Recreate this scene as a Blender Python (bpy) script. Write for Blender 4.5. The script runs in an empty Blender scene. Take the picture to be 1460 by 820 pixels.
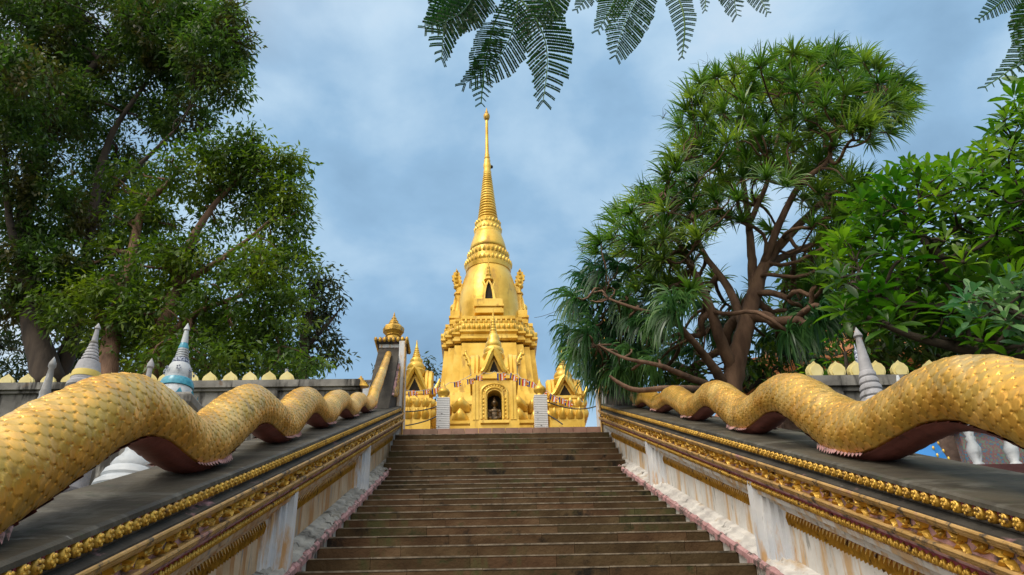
import bpy, bmesh, math, random
import numpy as np
from mathutils import Vector, Matrix, noise
random.seed(7); rng = np.random.default_rng(11)
R = math.radians; PI = math.pi
S = bpy.context.scene; COL = S.collection

# ------------------------------------------------------------------ camera
EYE = np.array([0.0, 0.0, 1.6]); FPX = 1200.0; CX, CY = 730.0, 410.0
_p, _y, _r = R(28.6), R(2.25), R(-1.5)
_f = np.array([math.sin(_y)*math.cos(_p), math.cos(_y)*math.cos(_p), math.sin(_p)])
_rt = np.array([math.cos(_y), -math.sin(_y), 0.0]); _up = np.cross(_rt, _f)
RT = _rt*math.cos(_r)+_up*math.sin(_r); UP = -_rt*math.sin(_r)+_up*math.cos(_r); FW = _f
cam = bpy.data.objects.new('camera', bpy.data.cameras.new('camera')); COL.objects.link(cam)
cam.data.sensor_width = 36; cam.data.lens = FPX/1460*36; cam.data.clip_end = 2000; cam.data.clip_start = 0.05
cam.matrix_world = Matrix(((RT[0], UP[0], -FW[0], EYE[0]), (RT[1], UP[1], -FW[1], EYE[1]), (RT[2], UP[2], -FW[2], EYE[2]), (0, 0, 0, 1)))
S.camera = cam

# ------------------------------------------------------------------ sky and sun
w = bpy.data.worlds.new('World'); S.world = w; w.use_nodes = True
nt = w.node_tree; N = nt.nodes; L = nt.links
bg = N['Background']; bg.inputs['Strength'].default_value = 0.12
sky = N.new('ShaderNodeTexSky'); sky.sky_type = 'NISHITA'; sky.sun_disc = False
SUN_EL, SUN_AZ = R(52), R(222)      # azimuth clockwise from +Y
sky.sun_elevation = SUN_EL; sky.sun_rotation = SUN_AZ; sky.air_density = 1.0; sky.dust_density = 1.0; sky.ozone_density = 1.5
tc = N.new('ShaderNodeTexCoord'); mp = N.new('ShaderNodeMapping'); mp.inputs['Scale'].default_value = (1.0, 1.0, 1.5)
mp.inputs['Location'].default_value = (0.35, 0.1, 0.2)
n1 = N.new('ShaderNodeTexNoise'); n1.inputs['Scale'].default_value = 3.4; n1.inputs['Detail'].default_value = 7; n1.inputs['Roughness'].default_value = 0.52
n1.inputs['Distortion'].default_value = 0.15
n2 = N.new('ShaderNodeTexNoise'); n2.inputs['Scale'].default_value = 0.9; n2.inputs['Detail'].default_value = 3
rp = N.new('ShaderNodeValToRGB'); e = rp.color_ramp.elements
e[0].position = 0.36; e[0].color = (2.0, 3.4, 5.0, 1); e[1].position = 0.68; e[1].color = (6.3, 7.2, 8.1, 1)
m_ = e.new(0.46); m_.color = (2.75, 4.5, 6.4, 1); m_ = e.new(0.55); m_.color = (4.3, 6.0, 7.6, 1)
mx = N.new('ShaderNodeMixRGB'); mx.inputs[0].default_value = 0.93
ad = N.new('ShaderNodeMath'); ad.operation = 'MULTIPLY_ADD'; ad.inputs[1].default_value = 0.7
ml = N.new('ShaderNodeMath'); ml.operation = 'MULTIPLY'; ml.inputs[1].default_value = 0.3
L.new(tc.outputs['Generated'], mp.inputs[0]); L.new(mp.outputs[0], n1.inputs['Vector']); L.new(mp.outputs[0], n2.inputs['Vector'])
L.new(n2.outputs[0], ml.inputs[0]); L.new(n1.outputs[0], ad.inputs[0]); L.new(ml.outputs[0], ad.inputs[2])
L.new(ad.outputs[0], rp.inputs[0]); L.new(sky.outputs[0], mx.inputs[1]); L.new(rp.outputs[0], mx.inputs[2]); 
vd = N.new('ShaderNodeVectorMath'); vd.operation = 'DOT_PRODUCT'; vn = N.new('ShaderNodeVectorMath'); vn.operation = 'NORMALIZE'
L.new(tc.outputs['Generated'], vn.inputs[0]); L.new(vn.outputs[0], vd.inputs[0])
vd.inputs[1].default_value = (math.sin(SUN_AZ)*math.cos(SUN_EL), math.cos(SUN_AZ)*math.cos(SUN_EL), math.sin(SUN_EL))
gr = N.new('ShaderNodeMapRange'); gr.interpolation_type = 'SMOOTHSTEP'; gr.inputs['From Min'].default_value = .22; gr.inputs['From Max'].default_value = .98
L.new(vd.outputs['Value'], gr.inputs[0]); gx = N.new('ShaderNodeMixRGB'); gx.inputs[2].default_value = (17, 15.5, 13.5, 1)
L.new(gr.outputs[0], gx.inputs[0]); L.new(mx.outputs[0], gx.inputs[1]); L.new(gx.outputs[0], bg.inputs[0])   # unseen glow added round the veiled sun, behind the camera, as warm fill
sun = bpy.data.objects.new('sun', bpy.data.lights.new('sun', 'SUN')); COL.objects.link(sun)
sun.data.energy = 1.7; sun.data.angle = R(18); sun.data.color = (1.0, 0.94, 0.84)
sd = Vector((math.sin(SUN_AZ)*math.cos(SUN_EL), math.cos(SUN_AZ)*math.cos(SUN_EL), math.sin(SUN_EL)))
sun.rotation_euler = sd.to_track_quat('Z', 'Y').to_euler()
S.view_settings.view_transform = 'Standard'; S.view_settings.look = 'None'; S.view_settings.exposure = 0.0; S.view_settings.gamma = 1
S.render.engine = 'CYCLES'; S.cycles.max_bounces = 6; S.cycles.diffuse_bounces = 3; S.cycles.glossy_bounces = 3
S.cycles.transmission_bounces = 3; S.cycles.transparent_max_bounces = 4

# ------------------------------------------------------------------ helpers
def ray(x, y):
    d = FW*FPX+RT*(x-CX)-UP*(y-CY); return d
def at(x, y, Y):
    d = ray(x, y); return EYE+d*(Y/d[1])
def mpp(P): return float((np.asarray(P)-EYE)@FW)/FPX       # metres per picture pixel at P
def onX(x, y, X):
    d = ray(x, y); return EYE+d*(X/d[0])

def tag(o, label=None, cat=None, group=None, kind=None):
    if label: o['label'] = label
    if cat: o['category'] = cat
    if group: o['group'] = group
    if kind: o['kind'] = kind
    return o
def empty(name, loc, label=None, cat=None, group=None):
    o = bpy.data.objects.new(name, None); COL.objects.link(o); o.location = tuple(float(v) for v in loc); o.empty_display_size = .2
    return tag(o, label, cat, group)
class MB:
    """collects world-space geometry, builds ONE mesh object"""
    def __init__(s): s.v = []; s.f = []; s.n = 0; s.t = []; s.mi = []
    def add(s, V, F, tint=0.5, mi=0):
        V = np.asarray(V, float).reshape(-1, 3); s.v.append(V)
        s.f += [tuple(i+s.n for i in q) for q in F]; s.n += len(V)
        t = np.full(len(V), tint) if np.isscalar(tint) else np.asarray(tint, float); s.t.append(t); s.mi += [mi]*len(F)
        return s
    def box(s, lo, hi, **k):
        x0, y0, z0 = lo; x1, y1, z1 = hi
        V = [(x0,y0,z0),(x1,y0,z0),(x1,y1,z0),(x0,y1,z0),(x0,y0,z1),(x1,y0,z1),(x1,y1,z1),(x0,y1,z1)]
        return s.add(V, [(0,3,2,1),(4,5,6,7),(0,1,5,4),(1,2,6,5),(2,3,7,6),(3,0,4,7)], **k)
    def loft(s, rings, cap=True, **k):
        n = len(rings[0]); V = np.concatenate([np.asarray(r, float) for r in rings]); F = []
        for a in range(len(rings)-1):
            for i in range(n):
                j = (i+1) % n; F.append((a*n+i, a*n+j, (a+1)*n+j, (a+1)*n+i))
        if cap: F.append(tuple(range(n))[::-1]); F.append(tuple((len(rings)-1)*n+i for i in range(n)))
        return s.add(V, F, **k)
    def lathe(s, c, prof, seg=24, **k):
        a = np.arange(seg)*2*PI/seg
        return s.loft([np.c_[c[0]+r*np.cos(a), c[1]+r*np.sin(a), np.full(seg, c[2]+z)] for r, z in prof], **k)
    def plan(s, c, prof, poly, **k):
        P = np.asarray(poly)
        return s.loft([np.c_[c[0]+P[:,0]*r, c[1]+P[:,1]*r, np.full(len(P), c[2]+z)] for r, z in prof], **k)
    def tube(s, pts, rad, seg=8, **k):
        pts = np.asarray(pts, float); rad = np.broadcast_to(np.asarray(rad, float), (len(pts),)); rings = []
        t = np.gradient(pts, axis=0); t /= np.linalg.norm(t, axis=1)[:, None]+1e-9
        ref = np.array([0, 0, 1.0]) if abs(t[0][2]) < .9 else np.array([1.0, 0, 0])
        a = np.arange(seg)*2*PI/seg; u = np.cross(t[0], ref); u /= np.linalg.norm(u)
        for p, tt, r in zip(pts, t, rad):
            u = u-tt*(u@tt); u /= np.linalg.norm(u)+1e-9; v = np.cross(tt, u)
            rings.append(p+r*(np.cos(a)[:, None]*u+np.sin(a)[:, None]*v))
        return s.loft(rings, **k)
    def ball(s, c, r, seg=10, rows=6, sq=None, **k):
        r = np.broadcast_to(np.asarray(r, float), (3,)); rings = []
        a = np.arange(seg)*2*PI/seg
        for i in range(rows+1):
            th = -PI/2+PI*(i+.02 if i == 0 else i-.02 if i == rows else i)/rows
            rings.append(np.c_[c[0]+r[0]*math.cos(th)*np.cos(a), c[1]+r[1]*math.cos(th)*np.sin(a), np.full(seg, c[2]+r[2]*math.sin(th))])
        return s.loft(rings, **k)
    def extr(s, outline, o, ax, ay, an, th, **k):
        """outline (2-D, star-shaped) extruded by th along an, placed at o with axes ax, ay"""
        P = np.asarray(outline, float); o, ax, ay, an = map(np.asarray, (o, ax, ay, an))
        A = o+P[:, :1]*ax+P[:, 1:]*ay-an*th/2; return s.loft([A, A+an*th], **k)
    def build(s, name, mat, parent=None, smooth=False, auto=None):
        V = np.concatenate(s.v); me = bpy.data.meshes.new(name)
        origin = V.min(0)*.5+V.max(0)*.5; origin[2] = V[:, 2].min()
        if parent is not None: origin = np.array([0., 0, 0]); base = np.array(PLOC[parent.name])
        else: base = origin
        me.from_pydata((V-base).tolist(), [], s.f)
        if smooth: me.polygons.foreach_set('use_smooth', [True]*len(me.polygons))
        a = me.attributes.new('tint', 'FLOAT', 'POINT'); a.data.foreach_set('value', np.concatenate(s.t))
        for m in (mat if isinstance(mat, (list, tuple)) else [mat]): me.materials.append(m)
        if any(s.mi): me.polygons.foreach_set('material_index', s.mi)
        me.update(); o = bpy.data.objects.new(name, me); COL.objects.link(o)
        if parent is not None: o.parent = parent
        else: o.location = tuple(base)
        PLOC[o.name] = base
        if auto is not None:
            me.set_sharp_from_angle(angle=R(auto))
        return o
PLOC = {}
_e = empty
def empty(name, loc, *a, **k):
    o = _e(name, loc, *a, **k); PLOC[o.name] = np.array([float(v) for v in loc]); return o

# ------------------------------------------------------------------ materials
def mat(name, cols, rough=.7, metal=0., scale=4., bump=.0, bscale=30., tintamp=.0, stain=None, spec=.5, translucent=0., detail=6, stretch=(1,1,1), coat=0):
    """noise-varied colours; tint attribute shifts brightness; stain=(colour, scale, threshold, stretch)"""
    m = bpy.data.materials.new(name); m.use_nodes = True; nt = m.node_tree; N = nt.nodes; L = nt.links; b = N['Principled BSDF']
    g = N.new('ShaderNodeNewGeometry'); mpn = N.new('ShaderNodeMapping'); mpn.inputs['Scale'].default_value = stretch; L.new(g.outputs['Position'], mpn.inputs[0])
    n = N.new('ShaderNodeTexNoise'); n.inputs['Scale'].default_value = scale; n.inputs['Detail'].default_value = detail; L.new(mpn.outputs[0], n.inputs['Vector'])
    r = N.new('ShaderNodeValToRGB'); r.color_ramp.elements[0].position = .35; r.color_ramp.elements[1].position = .65
    r.color_ramp.elements[0].color = (*cols[0], 1); r.color_ramp.elements[1].color = (*cols[-1], 1)
    for i, c in enumerate(cols[1:-1]): q = r.color_ramp.elements.new(.35+.3*(i+1)/(len(cols)-1)); q.color = (*c, 1)
    L.new(n.outputs[0], r.inputs[0]); out = r.outputs[0]
    def mixc(fac, a, c, mode='MIX'):
        x = N.new('ShaderNodeMixRGB'); x.blend_type = mode
        L.new(fac, x.inputs[0]) if not isinstance(fac, float) else setattr(x.inputs[0], 'default_value', fac)
        L.new(a, x.inputs[1])
        if isinstance(c, tuple): x.inputs[2].default_value = (*c, 1)
        else: L.new(c, x.inputs[2])
        return x.outputs[0]
    for st in (stain or []):
        col, sc, th, stch = st; m2 = N.new('ShaderNodeMapping'); m2.inputs['Scale'].default_value = stch; m2.inputs['Location'].default_value = (sc*1.7, 3.1*th, 5.)
        L.new(g.outputs['Position'], m2.inputs[0])
        n2 = N.new('ShaderNodeTexNoise'); n2.inputs['Scale'].default_value = sc; n2.inputs['Detail'].default_value = 8; n2.inputs['Roughness'].default_value = .65; L.new(m2.outputs[0], n2.inputs['Vector'])
        r2 = N.new('ShaderNodeValToRGB'); r2.color_ramp.elements[0].position = th; r2.color_ramp.elements[1].position = min(1, th+.09); L.new(n2.outputs[0], r2.inputs[0])
        out = mixc(r2.outputs[0], out, col)
    if tintamp:
        a = N.new('ShaderNodeAttribute'); a.attribute_name = 'tint'
        mm = N.new('ShaderNodeMapRange'); mm.inputs['To Min'].default_value = 1-tintamp; mm.inputs['To Max'].default_value = 1+tintamp; L.new(a.outputs['Fac'], mm.inputs[0])
        hs = N.new('ShaderNodeHueSaturation'); L.new(mm.outputs[0], hs.inputs['Value']); L.new(out, hs.inputs['Color']); out = hs.outputs[0]
        m3 = N.new('ShaderNodeMapRange'); m3.inputs['To Min'].default_value = .5+.035*tintamp; m3.inputs['To Max'].default_value = .5-.035*tintamp
        L.new(a.outputs['Fac'], m3.inputs[0]); L.new(m3.outputs[0], hs.inputs['Hue'])
    L.new(out, b.inputs['Base Color']); b.inputs['Roughness'].default_value = rough; b.inputs['Metallic'].default_value = metal
    b.inputs['Specular IOR Level'].default_value = spec
    if coat: b.inputs['Coat Weight'].default_value = coat; b.inputs['Coat Roughness'].default_value = .25
    if bump:
        n3 = N.new('ShaderNodeTexNoise'); n3.inputs['Scale'].default_value = bscale; n3.inputs['Detail'].default_value = 5; L.new(mpn.outputs[0], n3.inputs['Vector'])
        bp = N.new('ShaderNodeBump'); bp.inputs['Strength'].default_value = bump; bp.inputs['Distance'].default_value = .02; L.new(n3.outputs[0], bp.inputs['Height']); L.new(bp.outputs[0], b.inputs['Normal'])
    if translucent:
        tr = N.new('ShaderNodeBsdfTranslucent'); L.new(out, tr.inputs[0]); ms = N.new('ShaderNodeMixShader'); ms.inputs[0].default_value = translucent
        br = N.new('ShaderNodeHueSaturation'); br.inputs['Value'].default_value = 1.9; br.inputs['Saturation'].default_value = 1.1; L.new(out, br.inputs['Color']); L.new(br.outputs[0], tr.inputs[0])
        L.new(b.outputs[0], ms.inputs[1]); L.new(tr.outputs[0], ms.inputs[2]); L.new(ms.outputs[0], N['Material Output'].inputs[0])
    return m
M = {}
M['scale'] = mat('gold_scale_paint', [(.62,.33,.045),(.76,.44,.075),(.84,.53,.13)], rough=.31, metal=.6, scale=3, bump=.10, bscale=45, stain=[((.42,.24,.05), 4, .60, (1,1,1)), ((.74,.52,.20), 2.2, .62, (1,1,1)), ((.16,.08,.03), 26, .71, (1,1,1))], tintamp=.16)
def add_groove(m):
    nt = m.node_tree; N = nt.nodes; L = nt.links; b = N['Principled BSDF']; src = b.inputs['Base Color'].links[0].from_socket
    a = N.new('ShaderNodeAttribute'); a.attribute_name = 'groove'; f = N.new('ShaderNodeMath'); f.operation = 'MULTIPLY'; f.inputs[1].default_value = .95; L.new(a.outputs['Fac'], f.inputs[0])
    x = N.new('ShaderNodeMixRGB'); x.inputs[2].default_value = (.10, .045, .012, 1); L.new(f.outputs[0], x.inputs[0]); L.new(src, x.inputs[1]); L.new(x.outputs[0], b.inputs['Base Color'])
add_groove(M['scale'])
M['belly'] = mat('belly_paint', [(.21,.065,.055),(.31,.10,.085)], rough=.55, scale=5, bump=.2, stain=[((.10,.04,.035), 6, .6, (1,1,1))])
M['gold'] = mat('stupa_gold', [(.58,.34,.035),(.76,.48,.07),(.84,.57,.12)], rough=.36, metal=.4, scale=1.5, bump=.35, bscale=8, stain=[((.46,.27,.05), 2.6, .56, (1.4,1.4,.3)), ((.30,.18,.05), 6.0, .64, (1.5,1.5,.3)), ((.16,.10,.04), 11, .68, (1,1,.6))])
M['golddark'] = mat('old_gold', [(.40,.22,.03),(.66,.40,.06)], rough=.35, metal=.45, scale=12, bump=.3, bscale=50, stain=[((.08,.04,.02), 13, .56, (1,1,1))])
M['goldtrim'] = mat('trim_gold', [(.40,.23,.06),(.55,.34,.12)], rough=.5, metal=.2, scale=9, bump=.2, stain=[((.34,.17,.15), 3, .58, (1,1,1)), ((.08,.06,.04), 9, .54, (1,1,1))])
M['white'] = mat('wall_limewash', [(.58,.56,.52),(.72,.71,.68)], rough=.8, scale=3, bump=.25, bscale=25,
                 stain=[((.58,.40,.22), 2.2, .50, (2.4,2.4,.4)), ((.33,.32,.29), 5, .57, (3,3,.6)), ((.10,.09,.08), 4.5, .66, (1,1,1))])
M['tan'] = mat('wall_shaded_weathered_limewash', [(.44,.31,.18),(.60,.47,.32)], rough=.85, scale=3, bump=.25, bscale=25,  # shaded copy of the limewash: shade put into the tan base, plus weathering
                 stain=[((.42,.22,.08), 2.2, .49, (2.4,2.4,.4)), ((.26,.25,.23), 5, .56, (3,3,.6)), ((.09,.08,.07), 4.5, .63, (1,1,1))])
M['pilaster'] = mat('pilaster_limewash', [(.55,.58,.62),(.66,.66,.66)], rough=.8, scale=4, bump=.15, stain=[((.55,.34,.16), 2.2, .52, (2,2,.5)), ((.25,.25,.25), 7, .63, (2,2,.6))])
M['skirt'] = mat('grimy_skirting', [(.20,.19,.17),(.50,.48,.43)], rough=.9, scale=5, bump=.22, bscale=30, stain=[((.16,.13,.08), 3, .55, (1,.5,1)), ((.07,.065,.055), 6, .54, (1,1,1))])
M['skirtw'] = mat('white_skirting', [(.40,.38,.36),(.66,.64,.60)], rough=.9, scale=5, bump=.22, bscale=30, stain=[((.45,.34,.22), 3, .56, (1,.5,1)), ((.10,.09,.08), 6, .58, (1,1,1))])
M['pink'] = mat('faded_pink_paint', [(.36,.19,.19),(.50,.29,.29)], rough=.75, scale=6, bump=.2, stain=[((.09,.07,.06), 7, .50, (1,1,1)), ((.25,.09,.10), 9, .6, (1,1,1))])
M['magenta'] = mat('dark_pink_paint', [(.25,.04,.06),(.38,.09,.13)], rough=.7, scale=9, stain=[((.06,.04,.04), 8, .62, (1,1,1))])
M['black'] = mat('black_grime_render', [(.022,.019,.015),(.055,.048,.038)], rough=.7, spec=.3, scale=4, bump=.35, bscale=22, stain=[((.20,.19,.17), 7, .64, (2.5,.7,.7)), ((.36,.19,.20), 4, .60, (1,.5,.8))])
M['coping'] = mat('weathered_sheen_coping', [(.026,.022,.015),(.072,.062,.043)], rough=.6, spec=.35, scale=3, bump=.45, bscale=18, stain=[((.10,.093,.074), 2.2, .52, (.9,1.8,1)), ((.36,.35,.32), 3.4, .66, (.6,2.6,.5)), ((.03,.035,.018), 6, .60, (1,1,1)), ((.05,.06,.03), 9, .6, (1,1,1))])  # weathering, plus palest streaks that paint wet-sheen highlights into the colour
M['concrete'] = mat('stained_concrete', [(.13,.125,.115),(.27,.26,.24)], rough=.9, scale=2.2, bump=.5, bscale=12, stain=[((.035,.033,.03), 1.9, .48, (1.6,1.6,.35)), ((.33,.32,.29), 5, .64, (1,1,.6)), ((.16,.10,.06), 3, .62, (1,1,1))])
M['step'] = mat('brown_stone', [(.050,.028,.012),(.074,.044,.020),(.105,.068,.033)], rough=.85, spec=.2, scale=2.5, bump=.5, bscale=24, tintamp=.30,
                stain=[((.058,.056,.020), 1.1, .55, (1.6,.5,.5)), ((.030,.036,.012), 3.3, .60, (1,1,1)), ((.013,.010,.007), 2.6, .58, (1,1,1)), ((.13,.10,.065), 30, .72, (1,1,1))])
M['nosing'] = mat('worn_nosing', [(.11,.085,.055),(.23,.185,.13)], rough=.7, scale=14, stain=[((.05,.04,.025), 6, .56, (1,1,1))])
M['tile'] = mat('terrace_tile', [(.22,.12,.085),(.32,.19,.14)], rough=.7, scale=6, tintamp=.3)
M['sema'] = mat('cream_yellow_paint', [(.62,.52,.20),(.72,.63,.30)], rough=.6, scale=6, bump=.1, stain=[((.28,.23,.12), 8, .66, (1,1,1))])
M['grey'] = mat('grey_stupa_render', [(.26,.26,.28),(.40,.40,.43)], rough=.75, scale=5, bump=.3, stain=[((.12,.12,.12), 6, .6, (1,1,.4))])
M['whitest'] = mat('white_stupa_paint', [(.34,.38,.42),(.50,.53,.56)], rough=.5, scale=6, bump=.2, stain=[((.20,.20,.20), 5, .54, (1,1,.4))])
M['teal'] = mat('teal_glass_tile', [(.03,.22,.34),(.06,.34,.46)], rough=.3, scale=30)
M['navy'] = mat('navy_tile', [(.02,.03,.09),(.45,.5,.6)], rough=.3, scale=60, detail=0)
M['yellow'] = mat('yellow_petal_paint', [(.60,.46,.10),(.70,.58,.18)], rough=.5)
M['blue'] = mat('blue_gloss_paint', [(.01,.17,.55),(.02,.26,.70)], rough=.3, scale=3)
M['maroon'] = mat('maroon_wall', [(.05,.012,.012),(.10,.03,.03)], rough=.8, scale=4, bump=.3)
M['brownwall'] = mat('brown_rockwork', [(.05,.03,.025),(.22,.15,.12)], rough=.9, scale=5, bump=.8, bscale=9)
M['mosaic'] = mat('mosaic_tile', [(.06,.22,.32),(.30,.10,.10),(.16,.26,.2)], rough=.4, scale=38, detail=1)
M['bark'] = mat('brown_bark', [(.085,.045,.028),(.20,.115,.072)], rough=.9, scale=6, bump=.8, bscale=30, stretch=(1,1,.3))
M['barkgrey'] = mat('grey_bark', [(.022,.016,.012),(.065,.048,.036)], rough=.9, scale=4, bump=.7, bscale=20, stretch=(1,1,.3))
M['barkdark'] = mat('dark_bark', [(.025,.018,.012),(.07,.05,.035)], rough=.9, scale=5, bump=.5)
def leafm(name, a, b, c, tr=.3, rough=.45, spec=.4): return mat(name, [a, b, c], rough=rough, scale=.9, tintamp=.55, translucent=tr, spec=spec, detail=2)
M['leafA'] = leafm('dark_tree_leaf', (.060,.058,.014), (.042,.095,.016), (.080,.145,.022), tr=.35)
M['leafB'] = leafm('olive_tree_leaf', (.045,.090,.012), (.070,.13,.016), (.12,.18,.02), tr=.35)
M['leafC'] = leafm('far_tree_leaf', (.02,.04,.012), (.03,.058,.016), (.045,.075,.018), tr=.2)
M['dragon'] = leafm('strap_leaf', (.045,.115,.016), (.085,.175,.026), (.17,.25,.038), tr=.35, rough=.35, spec=.6)
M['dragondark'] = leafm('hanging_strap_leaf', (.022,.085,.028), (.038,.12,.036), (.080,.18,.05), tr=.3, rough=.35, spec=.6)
M['plum'] = leafm('broad_leaf', (.038,.115,.014), (.068,.165,.018), (.120,.225,.028), tr=.42, rough=.35)
M['plumb'] = leafm('blue_green_leaf', (.028,.10,.035), (.045,.13,.05), (.08,.17,.06), tr=.3, rough=.35)
M['frond'] = leafm('feather_leaf', (.012,.045,.012), (.020,.065,.016), (.036,.09,.02), tr=.35)
M['roof'] = mat('orange_roof_tile', [(.30,.10,.03),(.42,.17,.05)], rough=.7, scale=8, bump=.3)
M['roofwhite'] = mat('pale_roof', [(.60,.66,.72),(.72,.76,.80)], rough=.6)
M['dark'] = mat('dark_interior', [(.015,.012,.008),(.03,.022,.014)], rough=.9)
M['bronze'] = mat('dark_bronze', [(.05,.035,.02),(.16,.11,.06)], rough=.3, metal=.7, scale=12)
M['plaque'] = mat('white_plaque', [(.70,.72,.74),(.78,.79,.80)], rough=.4)
M['ink'] = mat('plaque_lettering', [(.10,.10,.11),(.2,.2,.2)], rough=.6)
M['cord'] = mat('dark_cord', [(.02,.02,.02),(.04,.04,.035)], rough=.7)
M['earth'] = mat('hillside_earth', [(.07,.055,.035),(.05,.075,.02),(.12,.09,.06)], rough=.95, scale=1.2, bump=.5)
M['paving'] = mat('terrace_paving', [(.18,.12,.09),(.28,.2,.15)], rough=.8, scale=2)
for n, c in (('fblue',(.02,.05,.35)),('fyellow',(.85,.60,.03)),('fred',(.60,.03,.04)),('fwhite',(.80,.80,.80)),('forange',(.80,.25,.03))):
    M[n] = mat('flag_'+n[1:], [c, tuple(.85*q for q in c)], rough=.8, translucent=.3)

# ------------------------------------------------------------------ setting: ground
T = math.tan(R(22.8))
def zs(Y): return T*Y                      # nosing line of the lower flight
TZ = 6.56                                  # terrace level
def terrain():
    xs = np.unique(np.r_[np.linspace(-400, -40, 10), np.linspace(-40, 40, 81), np.linspace(40, 400, 10)])
    ys = np.unique(np.r_[np.linspace(-400, -10, 9), np.linspace(-10, 13.2, 40), [14.40, 14.44], np.linspace(16, 60, 20), np.linspace(80, 500, 8)])
    X, Y = np.meshgrid(xs, ys); Z = np.where(Y < 14.42, T*np.clip(Y, -4, 13.5)-.80, TZ-.08)
    Z = np.where((np.abs(X) > 3.2) & (Y < 13.5), Z+.12*np.sin(X*1.3+Y*.7)-.05, Z)
    Z = np.where(Y > 60, TZ-.08-(Y-60)*.05, Z)
    n, m = X.shape; F = [(i*m+j, i*m+j+1, (i+1)*m+j+1, (i+1)*m+j) for i in range(n-1) for j in range(m-1)]
    b = MB(); b.add(np.c_[X.ravel(), Y.ravel(), Z.ravel()], F); o = b.build('hillside_ground', M['earth']); tag(o, kind='structure')
terrain()
b = MB(); b.box((-30, 14.52, TZ-.06), (30, 60, TZ-.012)); tag(b.build('terrace_paving', M['paving']), kind='structure')

# ------------------------------------------------------------------ staircase
XL, XR = -1.44, 2.08
st = empty('staircase', (.32, 5, zs(5)), 'broad dark brown stone staircase climbing between the two serpent walls to the golden stupa', 'staircase')
def step(y0, z1, rise, tread):
    b = MB(); nb = MB(); x = XL-.10
    while x < XR+.10:
        wd = random.uniform(.55, 1.0); x1 = min(x+wd, XR+.10)
        if XR+.10-x1 < .25: x1 = XR+.10
        dz = random.uniform(-.002, .002)
        b.box((x+.0015, y0+random.uniform(0, .004), z1-rise-.03), (x1-.0015, y0+tread+.02, z1-.002+dz), tint=random.random())
        nb.box((x+.002, y0-.002+random.uniform(-.001, .001), z1-.007-random.uniform(0,.004)), (x1-.002, y0+.05, z1+.003+dz), tint=random.random())
        x = x1
    o = b.build('step', M['step'], st); nb.build('nosing', M['nosing'], o)
k = -16
while True:
    y0 = 6.64+.4195*k
    if y0 > 12.2: break
    step(y0, zs(y0), .1765, .42); k += 1
y0 = 6.64+.4195*(k-1); zb = zs(y0); nU = 8; run = (14.32-y0)/nU; rise = (TZ-zb)/nU
for i in range(1, nU):
    step(y0+run*i, zb+rise*i, rise, run)
b = MB(); x = XL-.1
while x < XR+.1: b.box((x+.003, 14.28, TZ-rise*.62), (x+.237, 14.52, TZ), tint=random.random()); x += .24
b.build('edge_tile_row', M['tile'], st)
b = MB(); b.box((XL-.1, 14.33, TZ-rise-.03), (XR+.1, 14.5, TZ-rise*.62-.002), tint=.4); b.build('top_riser', M['step'], st)

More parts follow.
